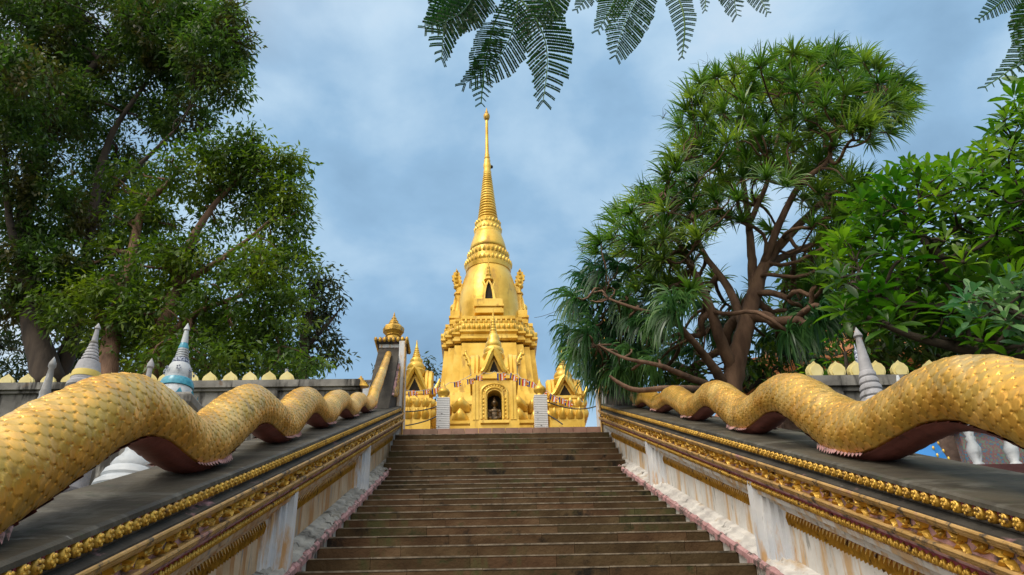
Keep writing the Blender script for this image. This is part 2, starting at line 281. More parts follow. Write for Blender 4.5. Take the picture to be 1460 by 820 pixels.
# ------------------------------------------------------------------ balustrade walls
def wall(side):
    s = -1 if side == 'L' else 1; XE = 1.44 if side == 'L' else 2.08; back = .62 if side == 'L' else .78
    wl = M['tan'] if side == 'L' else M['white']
    nm = ('stair balustrade wall with weathered, shade-toned tan panels and gold beads, under the serpent left of the stairs' if side == 'L'
          else 'stair balustrade wall with bright white panels and pink gold moulding, right of the stairs')
    root = empty('balustrade_wall', (s*(XE+.3), 6, zs(6)-.8), nm, 'wall', 'balustrade walls flanking the staircase')
    def P(u, H, Y): return (s*(XE+u), Y, EYE[2]+T*Y-H)
    def run(name, prof, m, y0=-2.0, y1=14.45, ys=None, parent=root, smooth=False):
        b = MB(); pr = prof if s > 0 else prof[::-1]
        b.loft([[P(u, H, Y) for u, H in pr] for Y in (ys if ys is not None else (y0, y1))][::1]); return b.build(name, m, parent, smooth=smooth)
    # core body of the wall behind the panels, then each course of moulding, closed prisms butted in height
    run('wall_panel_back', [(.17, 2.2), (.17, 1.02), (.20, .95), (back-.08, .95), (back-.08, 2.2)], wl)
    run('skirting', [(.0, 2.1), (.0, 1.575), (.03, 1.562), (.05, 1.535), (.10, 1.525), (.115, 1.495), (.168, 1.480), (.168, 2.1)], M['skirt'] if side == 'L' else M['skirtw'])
    run('pink_kerb_line', [(-.022, 1.60), (-.022, 1.555), (.0, 1.535), (.012, 1.556), (-.002, 1.60)], M['pink'])
    # stepped pink toes that follow each stair
    b = MB(); k = -16
    while 6.64+.4195*k < 12.3:
        y = 6.64+.4195*k; z = zs(y)
        for (ya, yb) in ((y+.0, y+.12),):
            V = [(s*(XE-.03), ya, z+.045), (s*(XE-.03), yb, z+.10), (s*(XE-.03), yb, z-.0), (s*(XE-.03), ya, z-.0)]
            W = [(s*(XE+.04), p[1], p[2]) for p in V[:]]
            b.loft([V, W] if s < 0 else [W, V])
        k += 1
    b.build('stepped_toe', M['pink'], root)
    # pilasters with their stepped frames
    for yc in (-1.35, 2.62, 6.56, 10.52, 14.32):
        b = MB()
        if yc > 14: yc = 14.40
        for j, (hw, u) in enumerate(((.055, .030), (.115, .066), (.185, .094), (.27, .122), (.36, .148))):
            b.loft([[P(u, 1.56, yc-hw), P(u, 1.03-.0*j, yc-hw), P(u, 1.03, yc+hw), P(u, 1.56, yc+hw)][::s],
                    [P(.175, 1.56, yc-hw), P(.175, 1.03, yc-hw), P(.175, 1.03, yc+hw), P(.175, 1.56, yc+hw)][::s]])
        b.loft([[P(.02, 1.62, yc-.06), P(.02, .95, yc-.06), P(.02, .95, yc+.06), P(.02, 1.62, yc+.06)][::s],
                [P(.17, 1.62, yc-.06), P(.17, .95, yc-.06), P(.17, .95, yc+.06), P(.17, 1.62, yc+.06)][::s]])
        b.build('pilaster', M['pilaster'], root)
    # horizontal white frame mouldings
    run('white_moulding', [(.165, 1.125), (.135, 1.12), (.13, 1.085), (.10, 1.08), (.095, 1.045), (.055, 1.04), (.045, 1.005), (.165, .99)], wl)
    # gold fringe hanging over each panel
    b = MB(); bays = [(-1.35+.36, 2.62-.36), (2.62+.36, 6.56-.36), (6.56+.36, 10.52-.36), (10.52+.36, 14.4-.36)]
    for (a, c) in bays:
        V = [P(.150, 1.16, a), P(.150, 1.122, a), P(.172, 1.122, a), P(.172, 1.16, a)]; W = [P(.150, 1.16, c), P(.150, 1.122, c), P(.172, 1.122, c), P(.172, 1.16, c)]
        fb = MB(); fb.loft([V, W][::s]); fb.build('fringe_band', M['magenta'], root)
        y = a
        while y < c-.04:
            f = [P(.143, 1.124, y+.004), P(.125, 1.165, y+.020), P(.140, 1.225, y+.026), P(.143, 1.130, y+.044)]
            bk = [P(.172, 1.126, y+.004), P(.172, 1.165, y+.020), P(.172, 1.215, y+.026), P(.172, 1.132, y+.044)]
            b.loft([f, bk][::s]); y += .052
    b.build('gold_fringe', M['golddark'], root)
    # dark pink band with small gold leaves
    run('pink_band', [(.05, 1.004), (.03, .925), (.20, .925), (.20, 1.004)], M['magenta'])
    b = MB(); y = -2.0
    while y < 14.35:
        q = P(.030, .968, y+.028); b.ball(q, (.016, .015, .026), seg=7, rows=5); q = P(.018, .962, y+.028); b.ball(q, (.010, .009, .014), seg=6, rows=4)
        for dy in (-.017, .017): q = P(.032, .980, y+.028+dy); b.ball(q, (.010, .008, .015), seg=5, rows=4)
        y += .058
    b.build('gold_leaf_row', M['golddark'], root, smooth=True)
    run('lower_pink_fillet', [(.035, .923), (.0, .920), (-.008, .905), (.2, .905), (.2, .923)], M['pink'])
    for nme, H in (('lower_gold_bead', .885), ('upper_gold_bead', .765)):
        b = MB()
        for dH, rr, uu in ((-.012, .011, -.010), (.004, .009, -.004), (.016, .007, .002)):
            b.tube([P(uu, H+dH, Y) for Y in (-2, 6, 14.4)], rr, seg=8)
        b.loft([[P(-.004, H+.019, Y), P(-.004, H-.019, Y), P(.2, H-.019, Y), P(.2, H+.019, Y)][::s] for Y in (-2, 14.45)])
        b.build(nme, M['goldtrim'], root, smooth=True, auto=40)
    # floral frieze: relief strip
    run('frieze_ground', [(.030, .866), (.030, .784), (.2, .784), (.2, .866)], M['pink'])
    b = MB(); per = .30; y = -2.0; ii = 0
    def leaf(b, yc, Hc, ang, ln, wd, out):
        c, sn = math.cos(ang), math.sin(ang); pts = [(0, 0, .2), (.25, .5, .9), (.6, .42, 1), (1, 0, .35), (.6, -.42, 1), (.25, -.5, .9)]
        V = [P(.028, Hc-(px*ln*sn+py*wd*c), yc+(px*ln*c-py*wd*sn)) for px, py, _ in pts]
        mid = [P(.028-out, Hc-px*ln*sn, yc+px*ln*c) for px in (.22, .55, .85)]
        V += mid; F = [(0,1,6),(1,2,7,6),(2,3,8,7),(3,4,8),(4,5,7,8),(5,0,6,7)]
        F = [(0,1,6),(1,2,7,6),(2,3,8,7),(3,4,8),(4,5,6,7),(5,0,6),(4,7,8)]
        V = np.array(V); V += rng.normal(0, .0012, V.shape)
        b.add(V, F if s < 0 else [q[::-1] for q in F])
    while y < 14.2:
        Hc = .825
        n = 5
        for a, ln, wd, dy, dH in ((.0, .115, .050, .03, .0), (.75, .07, .040, .05, -.006), (-.75, .07, .040, .05, .006), (2.4, .06, .036, .035, -.004), (-2.4, .06, .036, .035, .004),
                              (.45, .10, .040, .16, .012), (-.5, .095, .042, .165, -.012), (2.6, .05, .032, .20, -.008)):
            leaf(b, y+dy, Hc+dH, a+random.uniform(-.15, .15), ln, wd, random.uniform(.022, .040))
        for dy in (.035, .175):
            b.ball(P(.012, Hc+random.uniform(-.012, .012), y+dy), (.016, .018, .016), seg=6, rows=4)
        y += per
    b.build('gold_floral_frieze', M['golddark'], root, smooth=True, auto=55)
    # black cove between the frieze and the lotus beads, then coping
    run('dark_cove', [(-.004, .744), (-.002, .735), (.040, .722), (.048, .712), (.030, .705), (.028, .697), (.2, .697), (.2, .744)], M['black'])
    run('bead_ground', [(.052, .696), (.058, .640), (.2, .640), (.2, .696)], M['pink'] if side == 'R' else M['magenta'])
    b = MB(); hm = MB(); y = -1.9
    while y < 14.25:
        c = P(.042, .667, y); b.ball((c[0], c[1], c[2]), (.029, .0235, .034), seg=8, rows=6)
        for q in range(5):
            a = q*2*PI/5; b.ball((c[0]-s*.021, c[1]+.012*math.cos(a), c[2]+.017*math.sin(a)), (.010, .008, .010), seg=5, rows=3)
        a_ = np.linspace(-.3, PI+.3, 9)
        hm.tube([(c[0]+s*.006, c[1]+.031*math.cos(t), c[2]+.003+.035*math.sin(t)) for t in a_], .0085, seg=5)
        y += .0815
    b.build('gold_lotus_beads', M['golddark'], root, smooth=True); hm.build('bead_hoods', M['magenta'], root, smooth=True)
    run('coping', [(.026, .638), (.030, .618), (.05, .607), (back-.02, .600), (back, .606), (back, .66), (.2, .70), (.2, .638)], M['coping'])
    return root
wall('L'); wall('R')

# ------------------------------------------------------------------ serpents
def serpent(side):
    s = -1 if side == 'L' else 1
    if side == 'L':
        X0 = -1.74
        K = [(-2.6, .44, .19), (-1.4, .12, .185), (-.35, .44, .185), (.75, .12, .18), (1.9, .46, .175), (2.6,.44,.172), (3.9, .17, .166), (4.95, .44, .162), (5.95, .25, .155), (6.9, .45, .15), (7.75, .28, .138), (8.65, .46, .133), (9.5, .33, .124), (10.35, .48, .115), (11.05, .38, .108), (11.75, .49, .098), (12.25, .47, .094), (12.75, .25, .086)]
        end = [(13.45, -.05, .072), (14.2, -.42, .055)]
        lab = 'golden scaled serpent body arching in waves along the wall left of the stairs'
    else:
        X0 = 2.44
        K = [(-2.6, .44, .19), (-1.2, .10, .185), (.0, .46, .18), (1.2, .10, .18), (2.45, .46, .175), (3.85, .135, .168), (5.2, .445, .175), (6.25, .22, .158), (7.3, .455, .155), (8.25, .28, .138), (9.15, .465, .134), (10.05, .35, .128), (10.95, .48, .115), (11.7, .40, .105), (12.35, .485, .10), (12.75, .42, .094)]
        end = [(13.3, .05, .078), (14.1, -.42, .055)]
        lab = 'golden scaled serpent body arching in waves along the wall right of the stairs'
    root = empty('serpent_statue', (X0, 5, zs(5)+1.0), lab, 'serpent statue', 'golden serpents lying along the stair walls')
    # centreline
    Y = []; H = []; Rr = []
    for a, c in zip(K[:-1], K[1:]):
        t = np.linspace(0, 1, 40, endpoint=False); e = (1-np.cos(PI*t))/2
        Y += list(a[0]+(c[0]-a[0])*t); H += list(a[1]+(c[1]-a[1])*e); Rr += list(a[2]+(c[2]-a[2])*t)
    for a, c in zip([K[-1]]+end[:-1], end):
        t = np.linspace(0, 1, 30); Y += list(a[0]+(c[0]-a[0])*t); H += list(a[1]+(c[1]-a[1])*t); Rr += list(a[2]+(c[2]-a[2])*t)
    Y, H, Rr = map(np.array, (Y, H, Rr)); 
    kk = np.ones(9)/9
    H = np.convolve(np.pad(H, 4, 'edge'), kk, 'valid'); Rr = np.convolve(np.pad(Rr, 4, 'edge'), kk, 'valid')
    P = np.c_[np.full_like(Y, X0), Y, EYE[2]+T*Y-H]
    d = np.r_[0, np.cumsum(np.linalg.norm(np.diff(P, axis=0), axis=1))]
    # scale parameter q: one unit = one row of scales; row pitch follows the radius
    NV = 13                                    # scales round the back
    pitch = Rr*.29
    q = np.r_[0, np.cumsum(np.diff(d)/pitch[:-1])]
    per = 12; nq = int(q[-1])*per
    qq = np.linspace(0, q[-1], nq)
    pp = np.c_[[np.interp(qq, q, P[:, i]) for i in range(3)]].T; rr = np.interp(qq, q, Rr)*(1.05 if s > 0 else 1.0)
    t = np.gradient(pp, axis=0); t /= np.linalg.norm(t, axis=1)[:, None]
    U = np.tile([1.0, 0, 0], (nq, 1)); V = np.cross(U, t); V *= np.sign(V[:, 2:3])
    A0 = R(137)                                # back scales cover +-128 deg from the top
    nv = NV*12+1; th = np.linspace(-A0, A0, nv)
    Q, TH = np.meshgrid(qq, th, indexing='ij'); vv = (TH+A0)/(2*A0)*NV
    h = np.zeros_like(Q); tint = np.zeros_like(Q); groove = np.zeros_like(Q)
    Qf = Q.max()-Q if False else Q
    # free edges point to the head (low Y) : local a grows towards smaller Q
    for row in range(-1, 3):
        r0 = np.floor(Q)+row                    # root of the scale at q=r0, tip at r0-1.55
        off = np.where((r0.astype(int) % 2) == 0, 0., .5)
        a = (r0+1-Q)/1.75
        cc = np.floor(vv-off)+.5+off; lat = (vv-cc)*2
        halfw = np.where(a < .45, 1.0, np.sqrt(np.clip(1-((a-.45)/.55)**2.6, 0, 1)))
        inside = (a >= 0) & (a <= 1) & (np.abs(lat) <= halfw*.98)
        edge = np.clip((halfw*.98-np.abs(lat))/.14, 0, 1)*np.clip((1-a)/.05, 0, 1)
        rnd = np.modf(np.abs(np.sin(r0*12.9898+cc*78.233)*43758.5453))[0]
        hh = np.where(inside, (.86+.14*rnd)*(.68+.32*a)*(.38+.62*edge)*(1-.06*lat**2), 0)
        rnd = np.modf(np.abs(np.sin(r0*12.9898+cc*78.233)*43758.5453))[0]
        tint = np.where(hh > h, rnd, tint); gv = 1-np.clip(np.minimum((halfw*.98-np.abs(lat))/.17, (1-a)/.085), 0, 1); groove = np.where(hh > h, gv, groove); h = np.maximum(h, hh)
    fade = np.clip(np.minimum(TH+A0, A0-TH)/.12, 0, 1)
    wob = .018*np.sin(Q*.37+TH*1.7)+.014*np.sin(Q*.83-TH*2.9+1.)+.008*np.sin(Q*2.1+TH*5.)
    rad = rr[:, None]*(1.0+wob+.078*h*fade*np.clip((14.4-pp[:, 1:2])/6, .25, 1))
    # slightly taller-than-wide body section
    cx = np.sin(TH)*rad*.98; cz = np.cos(TH)*rad*1.03
    XYZ = pp[:, None, :]+cx[..., None]*U[:, None, :]+cz[..., None]*V[:, None, :]
    F = []
    idx = np.arange(nq*nv).reshape(nq, nv)
    a_, b_, c_, d_ = idx[:-1, :-1].ravel(), idx[:-1, 1:].ravel(), idx[1:, 1:].ravel(), idx[1:, :-1].ravel()
    F = np.c_[a_, b_, c_, d_].tolist()
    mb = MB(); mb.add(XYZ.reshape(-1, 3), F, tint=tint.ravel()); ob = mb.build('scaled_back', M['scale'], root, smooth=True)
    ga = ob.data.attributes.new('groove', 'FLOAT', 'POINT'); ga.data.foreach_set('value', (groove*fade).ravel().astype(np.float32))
    # belly with cross plates
    nb = 25; thb = np.linspace(A0-.03, 2*PI-A0+.03, nb); per2 = nq
    saw = np.modf(qq/2.4)[0]; hb = .045*saw+.035*(saw > .10)
    TB, SB = np.meshgrid(thb, hb); edgew = np.exp(-((np.minimum(TB-thb[0], thb[-1]-TB))/.10)**2)
    radb = rr[:, None]*(.985+SB*.9+.055*edgew)
    XB = pp[:, None, :]+(np.sin(TB)*radb*.98)[..., None]*U[:, None, :]+(np.cos(TB)*radb*1.0)[..., None]*V[:, None, :]
    idx = np.arange(nq*nb).reshape(nq, nb); a_, b_, c_, d_ = idx[:-1, :-1].ravel(), idx[:-1, 1:].ravel(), idx[1:, 1:].ravel(), idx[1:, :-1].ravel()
    mb = MB(); mb.add(XB.reshape(-1, 3), np.c_[a_, b_, c_, d_].tolist()); mb.build('belly_plates', M['belly'], root, smooth=True)
    # ragged pink fringe where each trough meets the coping
    for (yk, Hk, rk) in K:
        if Hk < .43 or yk < 1: continue
        mb = MB()
        for j in range(-7, 8):
            yy = yk+j*.034*rk/.15; i = int(np.argmin(np.abs(pp[:, 1]-yy)))
            for sd_ in (-1, 1):
                a = sd_*R(124+1.5*abs(j)); c = pp[i]+rr[i]*1.07*(math.sin(a)*U[i]+math.cos(a)*V[i])
                o = rr[i]*(math.sin(a)*U[i]*.55+math.cos(a)*V[i]*.35); tt = t[i]*rk*.30
                mb.add([c-tt*.6, c+o*.5-tt*1.3, c+tt*.5, c+o*.05+V[i]*.01], [(0, 1, 2), (0, 3, 1), (1, 3, 2), (0, 2, 3)])
        mb.build('belly_fringe', M['pink'], root)
    return root
serpent('L'); serpent('R')

# ------------------------------------------------------------------ end piers
def pier(side):
    s = -1 if side == 'L' else 1; XE = 1.44 if side == 'L' else 2.08; X1 = XE+.54; xc = s*(XE+.28)
    nm = ('black stained pier with gold urn finial where the left serpent tail ends' if side == 'L' else 'pier half hidden by the strap-leaved tree at the top of the right wall')
    Yc = 14.62; zc = EYE[2]+T*14.4-.60; zt = 8.28 if side == 'L' else 8.2
    root = empty('end_pier', (xc, Yc, TZ-.4), nm, 'pier', 'piers at the top of the stair walls')
    xa, xb = sorted((s*(XE-.0), s*X1))
    b = MB(); b.loft([[(xa, Yc-.24, TZ-.6), (xb, Yc-.24, TZ-.6), (xb, Yc+.24, TZ-.6), (xa, Yc+.24, TZ-.6)], [(xa+.03, Yc-.2, zt), (xb-.03, Yc-.2, zt), (xb-.03, Yc+.2, zt), (xa+.03, Yc+.2, zt)]])
    b.build('pier_shaft', M['pilaster'], root)
    # sloping ramp that carries the tail
    b = MB(); r0 = [(Yc-1.55, zs(Yc-1.55)+1.0), (Yc-.16, zt-.02), (Yc-.16, zc+.0), ]
    ia, ib = sorted((s*(XE+.12), s*(X1-.03))); pa = [(ia, y, z) for y, z in r0]; pb = [(ib, y, z) for y, z in r0]; b.loft([pa, pb]); b.build('tail_ramp', M['black'], root)
    # ornate gold panel on the side that faces the stairs, with thin pink frame
    xs = xa+.05 if s > 0 else xb-.05; n = np.array([-s, 0, 0.])
    b = MB(); xo = s*(XE+.052)
    tri = np.array([(Yc-1.18, zs(Yc-1.18)+1.22), (Yc-.26, zt-.32), (Yc-.26, zc+.18)])
    b.extr([(0, 0), (1, 0), (0, 1)], (s*(XE+.11), *tri[2]), (0, tri[0][0]-tri[2][0], tri[0][1]-tri[2][1]), (0, tri[1][0]-tri[2][0], tri[1][1]-tri[2][1]), (1, 0, 0), .05); b.build('side_panel', M['pink'], root)
    b = MB()
    for _ in range(120):
        u, v = random.random(), random.random()
        if u+v > 1: u, v = 1-u, 1-v
        c = tri[2]+u*(tri[0]-tri[2])*.92+v*(tri[1]-tri[2])*.92
        b.ball((s*(XE+.085), c[0], c[1]), (.016, .03, .045), seg=6, rows=4)
    b.build('gold_relief', M['golddark'], root)
    b = MB(); ca, cb = sorted((s*(XE+.0), s*(XE+.115))); b.box((ca, Yc-.40, TZ-.5), (cb, Yc-.242, zt-.03)); b.build('corner_pilaster', M['pilaster'], root)
    b = MB(); b.tube([(s*(XE-.005), Yc-.42, TZ-.5), (s*(XE-.002), Yc-.42, zt-.03)], .018, seg=6); b.build('corner_moulding', M['goldtrim'], root)
    # capital: slab and ring of petals
    c = (xc, Yc, zt); b = MB(); sq = [(-1,-1),(1,-1),(1,1),(-1,1)]
    b.plan(c, [(.27, 0), (.29, .03), (.29, .06), (.25, .08), (.23, .12)], sq); b.build('capital_slab', M['black'], root)
    b = MB()
    for k in range(28):
        q = k/28*4; e_ = int(q); f = (q-e_)*2-1; px, py = [(f, -1), (1, f), (-f, 1), (-1, -f)][e_]
        b.ball((xc+px*.29, Yc+py*.29, zt+.055), (.034, .034, .055), seg=7, rows=5)
    b.build('petal_ring', M['golddark'], root, smooth=True)
    # urn finial
    b = MB(); k8 = 8; u_ = .148
    b.lathe((xc, Yc, zt+.08), [(.17, 0), (.17, .03), (.135, .05), (.14, .10), (.13, .15), (.155, .17), (.145, .19), (.20, .25), (.205, .33), (.19, .36), (.16, .38), (.11, .41), (.115, .43), (.08, .47), (.085, .49), (.05, .53), (.052, .55), (.02, .60), (.02, .62), (.003, .69)], seg=8)
    b.build('urn_finial', M['golddark'], root, smooth=True, auto=25)
pier('L'); pier('R')
# ------------------------------------------------------------------ golden stupa
SX, SY = .18, 24.0
PLAN = [(1,-.58),(1,.58),(.90,.58),(.90,.74),(.76,.74),(.76,.88),(.60,.88),(.60,1)]
def full_plan(p):
    q = [(1,.58),(.90,.58),(.90,.74),(.76,.74),(.76,.88),(.60,.88),(.60,1)]
    out = []
    for k in range(4):
        c, s_ = [(1,0),(0,1),(-1,0),(0,-1)][k]
        for x, y in q: out.append((x*c-y*s_, x*s_+y*c))
    return out
FP = full_plan(PLAN)
def zc(y, Y=SY): return float(at(697, y, Y)[2])
def zf(y, hw): return zc(y, SY-hw)
def petals(b, path, z, w_, h_, out, up=True):
    """row of pointed lotus petals along a closed path (list of xy)"""
    P = [np.array(p) for p in path]
    for a, c in zip(P, P[1:]+P[:1]):
        L_ = np.linalg.norm(c-a)
        if L_ < w_*.5: continue
        n = max(1, int(round(L_/w_))); t = (c-a)/L_; nn = np.array([t[1], -t[0]])
        for i in range(n):
            m = a+(c-a)*(i+.5)/n; ww = L_/n
            V = []; F = []; rows = [(0, .92, .25), (.3, 1.0, .85), (.62, .80, 1.0), (.86, .42, .95), (1.0, .04, .75)]
            for (v, wd, o) in rows:
                for u, oo in ((-.5, .12), (-.27, .8), (0, 1.0), (.27, .8), (.5, .12)):
                    p = m+t*u*wd*ww+nn*out*o*oo; V.append((p[0], p[1], z+(h_*v if up else -h_*v)))
            for r in range(4):
                for q in range(4):
                    i0 = r*5+q; f = (i0, i0+1, i0+6, i0+5); F.append(f if up else f[::-1])
            b.add(V, F)
def circ(c, r, n): return [(c[0]+r*math.cos(2*PI*i/n), c[1]+r*math.sin(2*PI*i/n)) for i in range(n)]
def planpath(c, r): return [(c[0]+x*r, c[1]+y*r) for x, y in FP]
stupa = empty('golden_stupa', (SX, SY, TZ), 'tall golden stupa with ringed spire at the top of the stairs', 'stupa')
c0 = (SX, SY, 0)
m22 = .0222
# lower plinth
zpl = zf(572, 1.9); zbt = zf(500, 1.4); zb0 = zf(560, 1.55)
b = MB(); b.plan(c0, [(2.15, TZ-.3), (2.15, TZ+1.1), (2.02, TZ+1.15), (2.02, zpl-.75), (2.06, zpl-.70), (2.06, zpl-.62), (1.80, zpl-.5), (1.76, zpl-.08), (1.80, zpl-.06)], FP); b.build('plinth', M['gold'], stupa)
b = MB(); petals(b, planpath(c0, 1.84), zf(607, 2), .50, .52, .26); petals(b, planpath(c0, 1.80), zf(586, 2)+.05, .50, .42, .22, up=True)
b.build('lotus_petal_tiers', M['gold'], stupa, smooth=True)
b = MB(); b.plan(c0, [(1.80, zpl-.05), (1.80, zpl+.06), (1.70, zpl+.08), (1.66, zb0-.02), (1.54, zb0), (1.52, zb0+.10), (1.47, zb0+.14)], FP); b.build('plinth_ledge', M['gold'], stupa)
# battered body
zk = zf(488, 1.4)
b = MB(); b.plan(c0, [(1.50, zb0+.10), (1.455, zb0+.5), (1.41, (zb0+zk)/2+.2), (1.36, zk)], FP); b.build('battered_body', M['gold'], stupa)
# cornice
z1, z2, z3 = zf(484, 1.4), zf(470, 1.4), zf(449, 1.4)
b = MB(); b.plan(c0, [(1.37, z1-.02), (1.44, z1+.03), (1.44, z1+.10), (1.39, z1+.13), (1.39, z1+.18), (1.47, z1+.24), (1.47, z2-.02), (1.40, z2), (1.38, z2+.22), (1.30, z2+.28), (1.30, z3-.12), (1.34, z3-.1), (1.34, z3), (1.1, z3+.02)], FP); b.build('cornice', M['gold'], stupa)
b = MB(); petals(b, planpath(c0, 1.38), z2-.02, .155, .22, .10); petals(b, planpath(c0, 1.28), z3-.30, .150, .22, .10); b.build('cornice_petals', M['gold'], stupa, smooth=True)
# bell
zB0, zB1 = z3, zc(388)
prof = [(1.10, zB0), (1.11, zB0+.10), (1.02, zB0+.14)]
for px, hw in ((444, 45), (430, 43), (415, 39.5), (402, 35.5), (394, 32.5), (386, 29.5)):
    P = at(697, px, SY); prof.append((hw*mpp(P), P[2]))
b = MB(); b.lathe(c0, prof, seg=48); b.build('bell', M['gold'], stupa, smooth=True, auto=35)
b = MB()
def L2(pts, seg=40):
    pr = []
    for px, hw in pts: P = at(695, px, SY); pr.append((hw*mpp(P), P[2]))
    return pr
b.lathe(c0, L2([(391, 29), (390, 32), (384, 32.5), (381, 30), (378, 29), (374, 27.5), (366, 28.5), (362, 26), (358, 25.5)]), seg=48)
b.build('bell_shoulder_ring', M['gold'], stupa, smooth=True, auto=35)
b = MB()
for px, r, n, h_, o in ((384, 31.5, 34, 7.5, 3.2), (371, 27.6, 30, 7.5, 3.0)):
    P = at(695, px, SY); petals(b, circ(c0, r*mpp(P), n), P[2], .09, h_*mpp(P)*1.15, o*mpp(P))
for px, r, n, h_, o in ((333, 18.2, 22, 6, 2.4), (323.5, 17, 20, 5.5, 2.2)):
    P = at(694, px, SY); petals(b, circ(c0, r*mpp(P), n), P[2], .09, h_*mpp(P)*1.15, o*mpp(P))
b.build('lotus_bands', M['gold'], stupa, smooth=True)
b = MB(); b.lathe(c0, L2([(361, 26), (356, 25.8), (350, 24.3), (344, 22.3), (338, 20.0), (335, 19)]), seg=40); b.build('throne_cone', M['gold'], stupa, smooth=True)
b = MB(); b.lathe(c0, L2([(337, 19.2), (334, 19.5), (331, 18.2), (327, 18), (323, 17.2), (319, 17.5), (317, 15)]), seg=40); b.build('neck_ring', M['gold'], stupa, smooth=True, auto=35)
pr = []; n = 19
for i in range(n):
    t0 = i/n; ya = 318-70*(1-(1-t0)**1.12); yb = 318-70*(1-(1-(i+1)/n)**1.12)
    ra = 14.8-(14.8-5.3)*(t0**.85)
    pr += [(ya, ra*.86), (ya-(ya-yb)*.2, ra*.99), (ya-(ya-yb)*.5, ra*1.03), (ya-(ya-yb)*.8, ra*.98), (yb, ra*.84)]
b = MB(); b.lathe(c0, L2(pr), seg=32); b.build('ringed_spire', M['gold'], stupa, smooth=True, auto=50)
b = MB(); b.lathe(c0, L2([(249, 4.6), (246, 5.8), (243, 4.8), (240, 5.4), (236, 5.6), (232, 4.4), (229, 4.6), (227, 3.2), (225, 4.2), (223, 3.0), (221, 3.5), (219, 2.7), (200, 2.2), (180, 2.0), (171, 1.9)]), seg=24); b.build('spire_shaft', M['gold'], stupa, smooth=True, auto=50)
b = MB(); b.lathe(c0, L2([(172, 2), (170, 3.4), (168, 4.4), (165, 4.6), (162.5, 3.3), (161.5, 1.6), (160, 2.4), (158, 1.0), (155.5, .8), (154, .3)]), seg=16); b.build('spire_tip', M['golddark'], stupa, smooth=True)
# lantern lamp fixed on the collar
P = at(701, 238, SY); b = MB(); b.ball(P, (.05, .05, .07)); b.box((P[0]-.10, P[1]-.015, P[2]-.015), (P[0], P[1]+.015, P[2]+.015)); b.build('spire_lamp', M['dark'], stupa)
# niches on the four faces of the bell
plume = [(.0, .0), (.12, .05), (.17, .20), (.30, .26), (.42, .24), (.50, .34), (.46, .46), (.58, .52), (.54, .66), (.60, .78), (.50, .84), (.50, .98), (.38, 1.02), (.32, 1.25), (.24, 1.02), (.12, .96), (.16, .82), (.04, .72), (.12, .62), (.00, .48), (.08, .38), (-.06, .22)]
def bell_niche(ang):
    d = np.array([math.sin(ang), -math.cos(ang), 0]); u = np.array([math.cos(ang), math.sin(ang), 0.]); zup = np.array([0, 0, 1.0])
    C = np.array([SX, SY, 0.]); b = MB(); dk = MB()
    z_sill, z_top, z_fin = zc(428, SY-1.1), zc(402, SY-1.0), zc(374, SY-.75)
    # shelf
    for z0_, z1_, hw, dp in ((zc(446, SY-1.2), zc(440, SY-1.2), .44, 1.22), (zc(440, SY-1.2), zc(437, SY-1.2), .40, 1.19), (zc(437, SY-1.2), zc(434, SY-1.2), .45, 1.25), (zc(434, SY-1.2), z_sill, .42, 1.21)):
        o = C+d*(dp-.35)+zup*z0_; V = [o-u*hw, o+u*hw, o+u*hw+d*.35, o-u*hw+d*.35]; b.loft([V, [v+zup*(z1_-z0_) for v in V]])
    h_ = z_top-z_sill
    out = [(.20, 0), (.155, .45), (.09, .85), (0, 1.12), (-.09, .85), (-.155, .45), (-.20, 0)]; inn = [(.12, 0), (.10, .4), (.055, .74), (0, .98), (-.055, .74), (-.10, .4), (-.12, 0)]
    f = lambda p, dp: C+d*dp+u*p[0]+zup*(z_sill+p[1]*h_)
    def dep(p): return 1.13-.10*p[1]
    V = [f(p, dep(p)+.06) for p in out]+[f(p, dep(p)+.06) for p in inn]+[f(p, dep(p)-.45) for p in out]+[f(p, dep(p)-.28) for p in inn]
    F = []
    for i in range(6): F += [(i, i+7, i+8, i+1), (i, i+1, i+15, i+14), (i+7, i+21, i+22, i+8)]
    b.add(V, F)
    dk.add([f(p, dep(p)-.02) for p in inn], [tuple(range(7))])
    # flame finial above the arch
    for i, (r, hh) in enumerate(((.13, .00), (.16, .06), (.09, .14), (.07, .26), (.085, .33), (.05, .42), (.045, .55), (.055, .60), (.02, .72))):
        pass
    zz = z_top+.02; prf = [(.06, 0), (.15, .05), (.13, .12), (.07, .17), (.09, .24), (.055, .30), (.06, .38), (.04, .44), (.045, .52), (.022, .58), (.012, zc(370, SY-.8)-zz)]
    cc = C+d*.98; b.lathe((cc[0], cc[1], zz), prf, seg=10)
    for sg in (-1, 1):
        b.tube([C+d*1.10+u*sg*.17+zup*(z_sill+h_*.2), C+d*1.06+u*sg*.14+zup*(z_sill+h_*.75), C+d*1.05+u*sg*.2+zup*(z_sill+h_*1.0)], [.04, .035, .01], seg=6)
    n_ = b.build('bell_niche', M['gold'], stupa); dk.build('niche_opening', M['dark'], n_)
    return n_
for k in range(4): bell_niche(k*PI/2)
